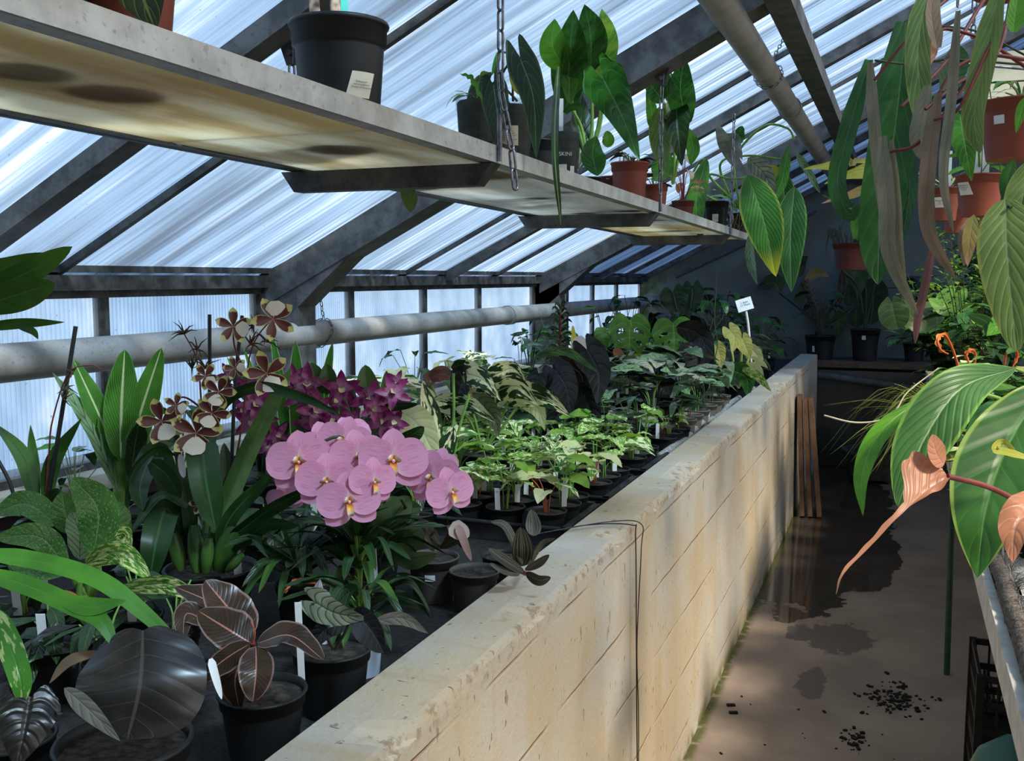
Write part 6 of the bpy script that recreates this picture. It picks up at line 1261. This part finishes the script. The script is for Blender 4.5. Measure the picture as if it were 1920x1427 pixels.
# lobed orange-green plant hanging behind the curled leaf
root, r = basket('hanging plant with orange tinged lobed leaves under the roof pipe', 1640, 430, 3.6, 24, .09, 'dterra', name='hanging_plant')
for pts, w in (([(1600, 305, 3.4), (1560, 308, 3.4), (1505, 318, 3.4)], 22), ([(1690, 320, 3.4), (1620, 318, 3.4), (1545, 345, 3.4)], 34), ([(1660, 345, 3.4), (1600, 362, 3.4), (1540, 382, 3.4)], 20), ([(1596, 312, 3.4), (1592, 298, 3.4), (1592, 282, 3.4)], 12), ([(1592, 312, 3.4), (1605, 302, 3.4), (1625, 296, 3.4)], 12), ([(1700, 300, 3.5), (1650, 300, 3.5), (1600, 305, 3.5)], 22)):
    hleaf(root, pts, w, 'lance', M['yellowgreen'] if w > 20 else M['salmongreen'], jag=.5, n=34, cols=8, nw=1)
for p in ([(1640, 425, 3.55), (1630, 350, 3.5), (1600, 308, 3.42)], [(1645, 425, 3.55), (1670, 360, 3.5), (1690, 322, 3.42)]): hstem(root, p, 2, M['darkstem'])
# chains that carry the hanging pots
for i, (px, py, d, z2) in enumerate(((1825, 60, 2.9, 2.35), (1795, 20, 3.2, 2.5))):
    p = at(px, py, d); chain([(p.x, p.y, rz(p.x) - .06), (p.x, p.y, min(z2, p.z))], 'short chain for hanging pots, %s one at upper right' % ('right hand' if i == 0 else 'left hand'))
o = MB().tube([at(1700, 110, 2.6), at(1990, 135, 2.6)], .004, n=6).build('hanging_rod', M['chain']); tag(o, 'thin rod from which the terracotta pots hang at upper right', 'rod')
# long pendant leaf at the right edge
root, r = basket('hanging pot beyond the right edge with long olive green ribbed leaves in view', 2010, 260, 1.75, 70, .12, 'terra', name='hanging_anthurium')
for pts, w, ro, m in (([(1885, 372, 1.55), (1888, 480, 1.5), (1906, 660, 1.48)], 100, .1, 'hanggreen'), ([(1930, 300, 1.6), (1915, 380, 1.58), (1900, 470, 1.58)], 60, .3, 'hanggreen'), ([(1900, 300, 1.7), (1888, 340, 1.7), (1884, 390, 1.7)], 26, .5, 'glossgreen'), ([(1960, 330, 1.6), (1950, 420, 1.55), (1940, 560, 1.52)], 70, .4, 'hanggreen'), ([(1925, 180, 1.8), (1915, 210, 1.8), (1905, 250, 1.8)], 20, .3, 'brightgreen')):
    hleaf(root, pts, w, 'lance' if w != 100 else 'oval', M[m], roll=ro, n=34, cols=12, fold=.15, ripple=.05)
hstem(root, [(2000, 240, 1.75), (1950, 370, 1.6), (1890, 388, 1.53)], 3, M['darkstem'])
# ---------------------------------------------------- right bench foreground
ZR = .816
def rpot(name, label, x, y, r=.06, h=.11, mat='black', cat='potted plant'):
    root = empty(name, (x, y, ZR), label=label, cat=cat); pot(root, r, h, mat); return root
root = rpot('philodendron', 'philodendron with long ribbed green leaves arching over the aisle from the right bench', .50, 2.35, .09, .15)
for pts, w, ro, m in (([(1906, 690, 1.95), (1802, 728, 1.88), (1730, 828, 1.84), (1683, 950, 1.82)], 104, .25, 'ribbed'), ([(1730, 745, 2.0), (1650, 812, 1.97), (1616, 890, 1.95), (1618, 968, 1.93)], 36, .5, 'brightgreen')):
    hleaf(root, pts, w, 'ribleaf' if w > 100 else 'lance', M[m], roll=ro, n=44, cols=16, fold=.12, ripple=.025 if w > 100 else 0)
for p in ([(1990, 800, 2.2), (1960, 720, 2.05), (1902, 690, 1.96)], [(1990, 800, 2.2), (1850, 740, 2.1), (1732, 746, 2.0)]): hstem(root, p, 4, M['stem'], 3)
root = rpot('anthurium', 'plant with one huge smooth green leaf hanging over the edge of the right bench', .62, 1.95, .09, .15)
hleaf(root, [(1965, 712, 1.58), (1888, 838, 1.49), (1848, 955, 1.44), (1832, 1084, 1.43)], 150, 'lance', M['bigglossy'], roll=.1, n=40, cols=14, fold=.12)
hleaf(root, [(1960, 800, 1.6), (1905, 900, 1.56), (1898, 975, 1.54)], 60, 'lance', M['silvergreen'], roll=.3)
hleaf(root, [(1935, 860, 1.40), (1890, 848, 1.39), (1866, 842, 1.38), (1880, 828, 1.39), (1905, 845, 1.4)], 14, 'strap', M['yellowgreen'], roll=.5, n=30, label='curled yellow edged leaf')
hstem(root, [(2040, 900, 1.75), (2000, 760, 1.65), (1946, 746, 1.56)], 5, M['stem'])
root = rpot('philodendron', 'young salmon-copper leaves on dark red stalks at the right edge', .60, 1.62, .08, .14)
hstem(root, [(2010, 985, 1.35), (1920, 945, 1.28), (1850, 912, 1.24), (1776, 893, 1.20)], 5.5, M['redstem'], 5, n=30)
def nsal(p, T): return (tocam(p, T) + UP * .3 - RT * .3).normalized()
hleaf(root, [(1778, 893, 1.20), (1735, 922, 1.19), (1684, 968, 1.17), (1630, 1025, 1.16), (1583, 1074, 1.15), (1568, 1114, 1.15)], 176, 'fan', M['fanleaf'], roll=.1, n=72, cols=14, wave=.07, nw=5, fold=.10, asym=.16, jag=.22, label='crinkled copper leaf drawn out into a long ragged tail')
hleaf(root, [(1770, 872, 1.205), (1756, 848, 1.2), (1748, 814, 1.2)], 34, 'oval', M['salmon'], roll=.8, n=16, label='folded upper lobe')
hleaf(root, [(1945, 950, 1.2), (1905, 985, 1.18), (1898, 1055, 1.17)], 86, 'heart', M['salmon'], roll=.2, n=26, cols=12, wave=.15, lobe=.4)
# wiry tendril
o = hstem(root, [(1545, 779, 2.9), (1600, 792, 2.88), (1650, 788, 2.86), (1680, 768, 2.85), (1702, 735, 2.85), (1760, 690, 2.85)], 1.8, simple('tendril', (.45, .42, .30), .6), 1.2, n=40, name='tendril')
o.parent = None; o.location = Vector(root.location); tag(o, 'pale wiry tendril reaching out over the dark aisle', 'tendril')
# shrubs and leafy masses further along the right bench
def bush(x, y, h, n, mat, L, w, spread, label, seed, shape='lance', name='leafy_shrub', stems=6, z=ZR, lean=0, stem='darkstem', pr=.07, droop=(.2, 1.2)):
    root = empty(name, (x, y, z), label=label, cat='shrub'); pot(root, pr, .12); rr = random.Random(seed); lf = MB(); st_ = MB(); mats = mat if isinstance(mat, list) else [mat]; groups = [MB() for _ in mats]
    for s in range(stems):
        a = 6.283 * s / stems + rr.uniform(-.4, .4); top = Vector((math.cos(a) * spread * rr.uniform(.4, 1) - lean, math.sin(a) * spread * rr.uniform(.4, 1), h * rr.uniform(.7, 1)))
        c = curve([(0, 0, .1), top * .4 + Vector((0, 0, .1 + h * .1)), top], 10); st_.tube(c, .004, .0015, n=5, caps=False)
        for k in range(n // stems):
            p = c[rr.randrange(3, 10)] + Vector((rr.gauss(0, .02), rr.gauss(0, .02), rr.gauss(0, .02))); b = rr.uniform(0, 6.283); D = Vector((math.cos(b), math.sin(b), rr.uniform(-.3, .5))).normalized(); dr = rr.uniform(*droop); l = L * rr.uniform(.7, 1.2)
            q = p + D * l * .5; e = q + (D - Vector((0, 0, dr * .6))).normalized() * l * .5; S_ = D.cross(Vector((0, 0, 1)))
            blade(groups[rr.randrange(len(mats))], curve([p, q, e], 6), w / 2 * l / L, shape, lambda p_, T, S_=S_: S_.cross(T), cols=3 if shape != 'heart' else 6)
    for g, m in zip(groups, mats):
        if g.v: g.build('foliage', M[m], root)
    st_.build('stem', M[stem], root); return root
G('fresh', (.26, .42, .06), (.14, .30, .04), nv=1, rough=.4, trans=.4, bump=.05)
G('whitish', (.62, .66, .52), (.14, .28, .10), rib=(.1, .25, .08), nv=4, rough=.4, trans=.25)
G('litgreen', (.12, .30, .06), (.06, .18, .03), rib=(.2, .35, .12), nv=6, rough=.35)
bush(.31, 5.2, 1.0, 420, ['fresh', 'litgreen', 'glossgreen'], .06, .016, .22, 'tall shrub with fine yellow green leaves behind the hanging pots', 1, stems=12)
bush(.42, 6.7, 1.15, 300, ['glossgreen', 'fresh'], .09, .022, .30, 'tall fine-leaved shrub farther back on the right bench', 2, stems=10)
bush(.34, 4.2, .42, 120, ['litgreen', 'whitish', 'glossgreen'], .08, .04, .18, 'white flecked leafy plant on the right bench below the fine-leaved shrub', 3, 'oval')
bush(.30, 3.6, .24, 110, ['whitish', 'litgreen', 'whitish'], .07, .035, .16, 'low silvery white-leaved plant beside the long ribbed leaf', 4, 'oval')
bush(.26, 3.1, .20, 90, ['litgreen', 'yellowgreen', 'whitish'], .08, .05, .14, 'low plant with yellow green leaves under the long ribbed leaf', 5, 'heart')
bush(.36, 2.75, .18, 70, ['whitish', 'silver'], .07, .04, .13, 'low grey and white mottled plant behind the copper leaf', 6, 'oval')
bush(.42, 4.75, .62, 110, ['glossgreen', 'dark', 'ribbed'], .15, .05, .24, 'broad dark-leaved plant in mid height on the right bench', 7, 'lance')
bush(.30, 5.6, .55, 90, ['dark', 'glossgreen'], .16, .08, .26, 'dark heart-leaved climber overhanging the far aisle', 8, 'heart', lean=.1)
bush(.46, 6.3, .85, 120, ['dark', 'strapdark'], .20, .06, .30, 'tall dark plant by the far end of the right bench', 9)
bush(.30, 7.3, .75, 110, ['dark', 'black'], .22, .10, .30, 'dark broad-leaved plant near the far wall at the aisle end', 10, 'heart', lean=.08)
bush(.70, 7.9, 1.3, 130, ['dark', 'glossgreen'], .24, .08, .36, 'very tall dark plant reaching up the far wall', 11)
bush(.44, 3.75, .48, 80, ['glossgreen', 'litgreen'], .13, .05, .2, 'upright green plant behind the silvery white one', 12)
bush(.34, 4.9, .36, 90, ['litgreen', 'whitish'], .07, .035, .2, 'small-leaved green and white plant at the bench edge', 13, 'oval', lean=.1)
bush(.24, 4.45, .16, 90, ['whitish', 'litgreen'], .06, .03, .16, 'low white-leaved plant right at the bench edge under the orange stalks', 14, 'oval', lean=.05)
bush(.36, 4.5, .30, 120, ['litgreen', 'fresh', 'glossgreen'], .07, .03, .2, 'bright mid-height green plant among the white-leaved ones', 15, 'lance')
bush(.22, 5.95, .80, 240, ['fresh', 'litgreen', 'glossgreen'], .08, .03, .3, 'airy green shrub between the fine-leaved shrubs', 16, 'lance', stems=10)
# round leaf, tall leaf, spidery grass-like plant
root = rpot('round_leaf_plant', 'plant with a round kidney leaf leaning over the dark aisle', .22, 5.3, .07, .12)
hleaf(root, [(1672, 566, 5.0), (1676, 590, 4.98), (1684, 618, 4.98)], 54, 'round', M['dark2'] if 'dark2' in M else G('dark2', (.06, .12, .05), (.04, .08, .035), rib=(.10, .18, .08), vein=(.09, .16, .07), nv=5), n=24, cols=14, wave=.05, lobe=.2)
hleaf(root, [(1745, 585, 5.0), (1718, 600, 4.98), (1690, 560, 4.98)], 60, 'heart', M['dark2'], roll=.5, n=20, cols=12); hleaf(root, [(1790, 550, 5.0), (1770, 575, 4.98), (1740, 560, 4.98)], 50, 'heart', M['litgreen'], roll=.6, n=20)
for p in ([(1790, 690, 5.2), (1720, 600, 5.1), (1674, 570, 5.0)], [(1790, 690, 5.2), (1790, 600, 5.1), (1746, 588, 5.0)]): hstem(root, p, 2.5, M['stem'])
root = rpot('spidery_plant', 'spidery plant with thin wiry leaves hanging off the right bench edge', .22, 4.55, .07, .12)
rr = random.Random(12); mb = MB()
for k in range(170):
    a = rr.uniform(1.6, 4.9); D = Vector((math.cos(a), math.sin(a), 0)); l = rr.uniform(.2, .55); z0 = .12; p = Vector((0, 0, z0)); q = p + D * l * .5 + Vector((0, 0, rr.uniform(.02, .16))); e = p + D * l + Vector((0, 0, rr.uniform(-.26, .06)))
    blade(mb, curve([p, q, e], 10), .0042, 'strap', lambda p_, T: Vector((0, 0, 1)), cols=2, fold=0)
mb.build('foliage', M['fern'], root)
G('firebract', (.75, .28, .03), (.5, .12, .02), nv=1)
root = rpot('curled_flower_plant', 'plant with curled orange hooked flower stalks above the white-leaved plants', .34, 3.95, .06, .11)
for p, w in (([(1800, 700, 3.8), (1788, 660, 3.75), (1772, 628, 3.7), (1758, 636, 3.68), (1764, 656, 3.66), (1778, 664, 3.66)], 6), ([(1825, 695, 3.8), (1829, 665, 3.75), (1822, 656, 3.7), (1812, 664, 3.7), (1818, 684, 3.7)], 5), ([(1880, 700, 3.6), (1888, 660, 3.55), (1902, 652, 3.5), (1908, 668, 3.5), (1898, 690, 3.5)], 5)):
    hstem(root, p, 2.5, M['orangestem'], 1.5, n=30, name='flower_stalk'); hleaf(root, p[1:], w * 2, 'strap', M['firebract'], n=26, jag=.6, nw=4, name='bract')
foliage(root, 7, [M['litgreen'], M['whitish']], 'heart', .11, .07, (.03, .10), (.03, .1), .1, 77)
root = rpot('leafy_plant', 'bright green oval leaf plant right of the hanging foliage', .40, 3.4, .06, .11)
hleaf(root, [(1925, 575, 3.0), (1885, 600, 2.98), (1850, 630, 2.98)], 44, 'lance', M['brightgreen'], roll=.2, n=20); hleaf(root, [(1815, 590, 3.0), (1850, 605, 3.0), (1850, 632, 3.0)], 22, 'lance', M['ribbed'], roll=.5)
hstem(root, [(1960, 800, 3.4), (1940, 640, 3.2), (1926, 578, 3.0)], 3, M['stem'])
foliage(root, 8, [M['glossgreen'], M['litgreen']], 'lance', .2, .05, (.1, .32), (.05, .15), .1, 78)
for i, (px, py, m, lab) in enumerate(((1705, 700, 'litgreen', 'trailing green leaves over the right bench edge'), (1730, 900, 'litgreen', 'low trailing plant under the big leaves'))):
    p = on(px + 60, py, 0, .25)
# ---------------------------------------------------- far end
def fpot(label, x, y, r, h, mat='black', name='potted_plant'):
    root = empty(name, (x, y, .871), label=label, cat='potted plant'); pot(root, r, h, mat); return root
p = on(1538, 640, 1, 8.62); root = fpot('black pot with a leaning bare trunk and drooping leaves on the far ledge', p.x, 8.62, .13, .20, name='dumb_cane')
hstem(root, [(1540, 618, 8.9), (1528, 570, 8.9), (1508, 525, 8.9)], 11, simple('dark_bark', (.09, .07, .05), .9, 0, .5, 60), 8)
for p_ in ([(1536, 612, 8.9), (1502, 580, 8.85), (1462, 548, 8.8)], [(1540, 612, 8.9), (1560, 575, 8.9), (1590, 530, 8.9)], [(1540, 612, 8.9), (1570, 595, 8.85), (1602, 570, 8.8)]): hstem(root, p_, 3, M['darkstem'])
for pts, w, m in (([(1462, 548, 8.8), (1450, 530, 8.8), (1420, 540, 8.8)], 34, 'dark'), ([(1508, 530, 8.8), (1530, 512, 8.8), (1555, 518, 8.8)], 18, 'salmongreen'), ([(1590, 530, 8.8), (1592, 560, 8.8), (1588, 575, 8.8)], 24, 'dark'), ([(1572, 582, 8.7), (1575, 605, 8.7), (1572, 636, 8.7)], 24, 'dark2'), ([(1505, 530, 8.8), (1500, 560, 8.8), (1490, 575, 8.8)], 20, 'dark2'), ([(1500, 520, 8.9), (1500, 495, 8.9), (1515, 480, 8.9)], 22, 'dark')): hleaf(root, pts, w, 'lance', M[m], roll=.2, n=16)
sticker(root, .13, .20, azc(root) - .5, .02, .05, .09, 'wsticker')
p = on(1622, 640, 1, 8.62); root = fpot('tall dark pot on the far ledge under the big brownish hanging leaf', p.x, 8.62, .12, .26)
for pts, w, m in (([(1608, 450, 8.6), (1604, 510, 8.5), (1594, 572, 8.5)], 48, 'dark2'), ([(1640, 520, 8.6), (1638, 560, 8.6), (1632, 610, 8.6)], 50, 'dark'), ([(1606, 575, 8.6), (1606, 600, 8.6), (1604, 615, 8.6)], 26, 'dark'), ([(1580, 505, 8.7), (1578, 540, 8.7), (1574, 572, 8.7)], 16, 'burgundy')): hleaf(root, pts, w, 'oval', M[m], roll=.2, n=20, cols=10)
for x, y in ((1608, 452), (1640, 522), (1580, 507)): hstem(root, [(1622, 615, 8.7), ((1622 + x) / 2 + 8, 540, 8.7), (x, y, 8.6)], 2.5, M['darkstem'])
sticker(root, .12, .26, azc(root) - .1, .03, .05, .2, 'wsticker')
for i, (x, s, lab) in enumerate(((-.62, 1.6, 'dark bushy pot at the left end of the far ledge'), (.12, 1.6, 'dark leafy pot right of the tall dark pot on the far ledge'), (.38, 1.9, 'dark bush at the right end of the far ledge'))):
    grow('darkbush', x, 8.7, lab, r=.09, h=.15, scale=s, name='leafy_plant', zb=.871)
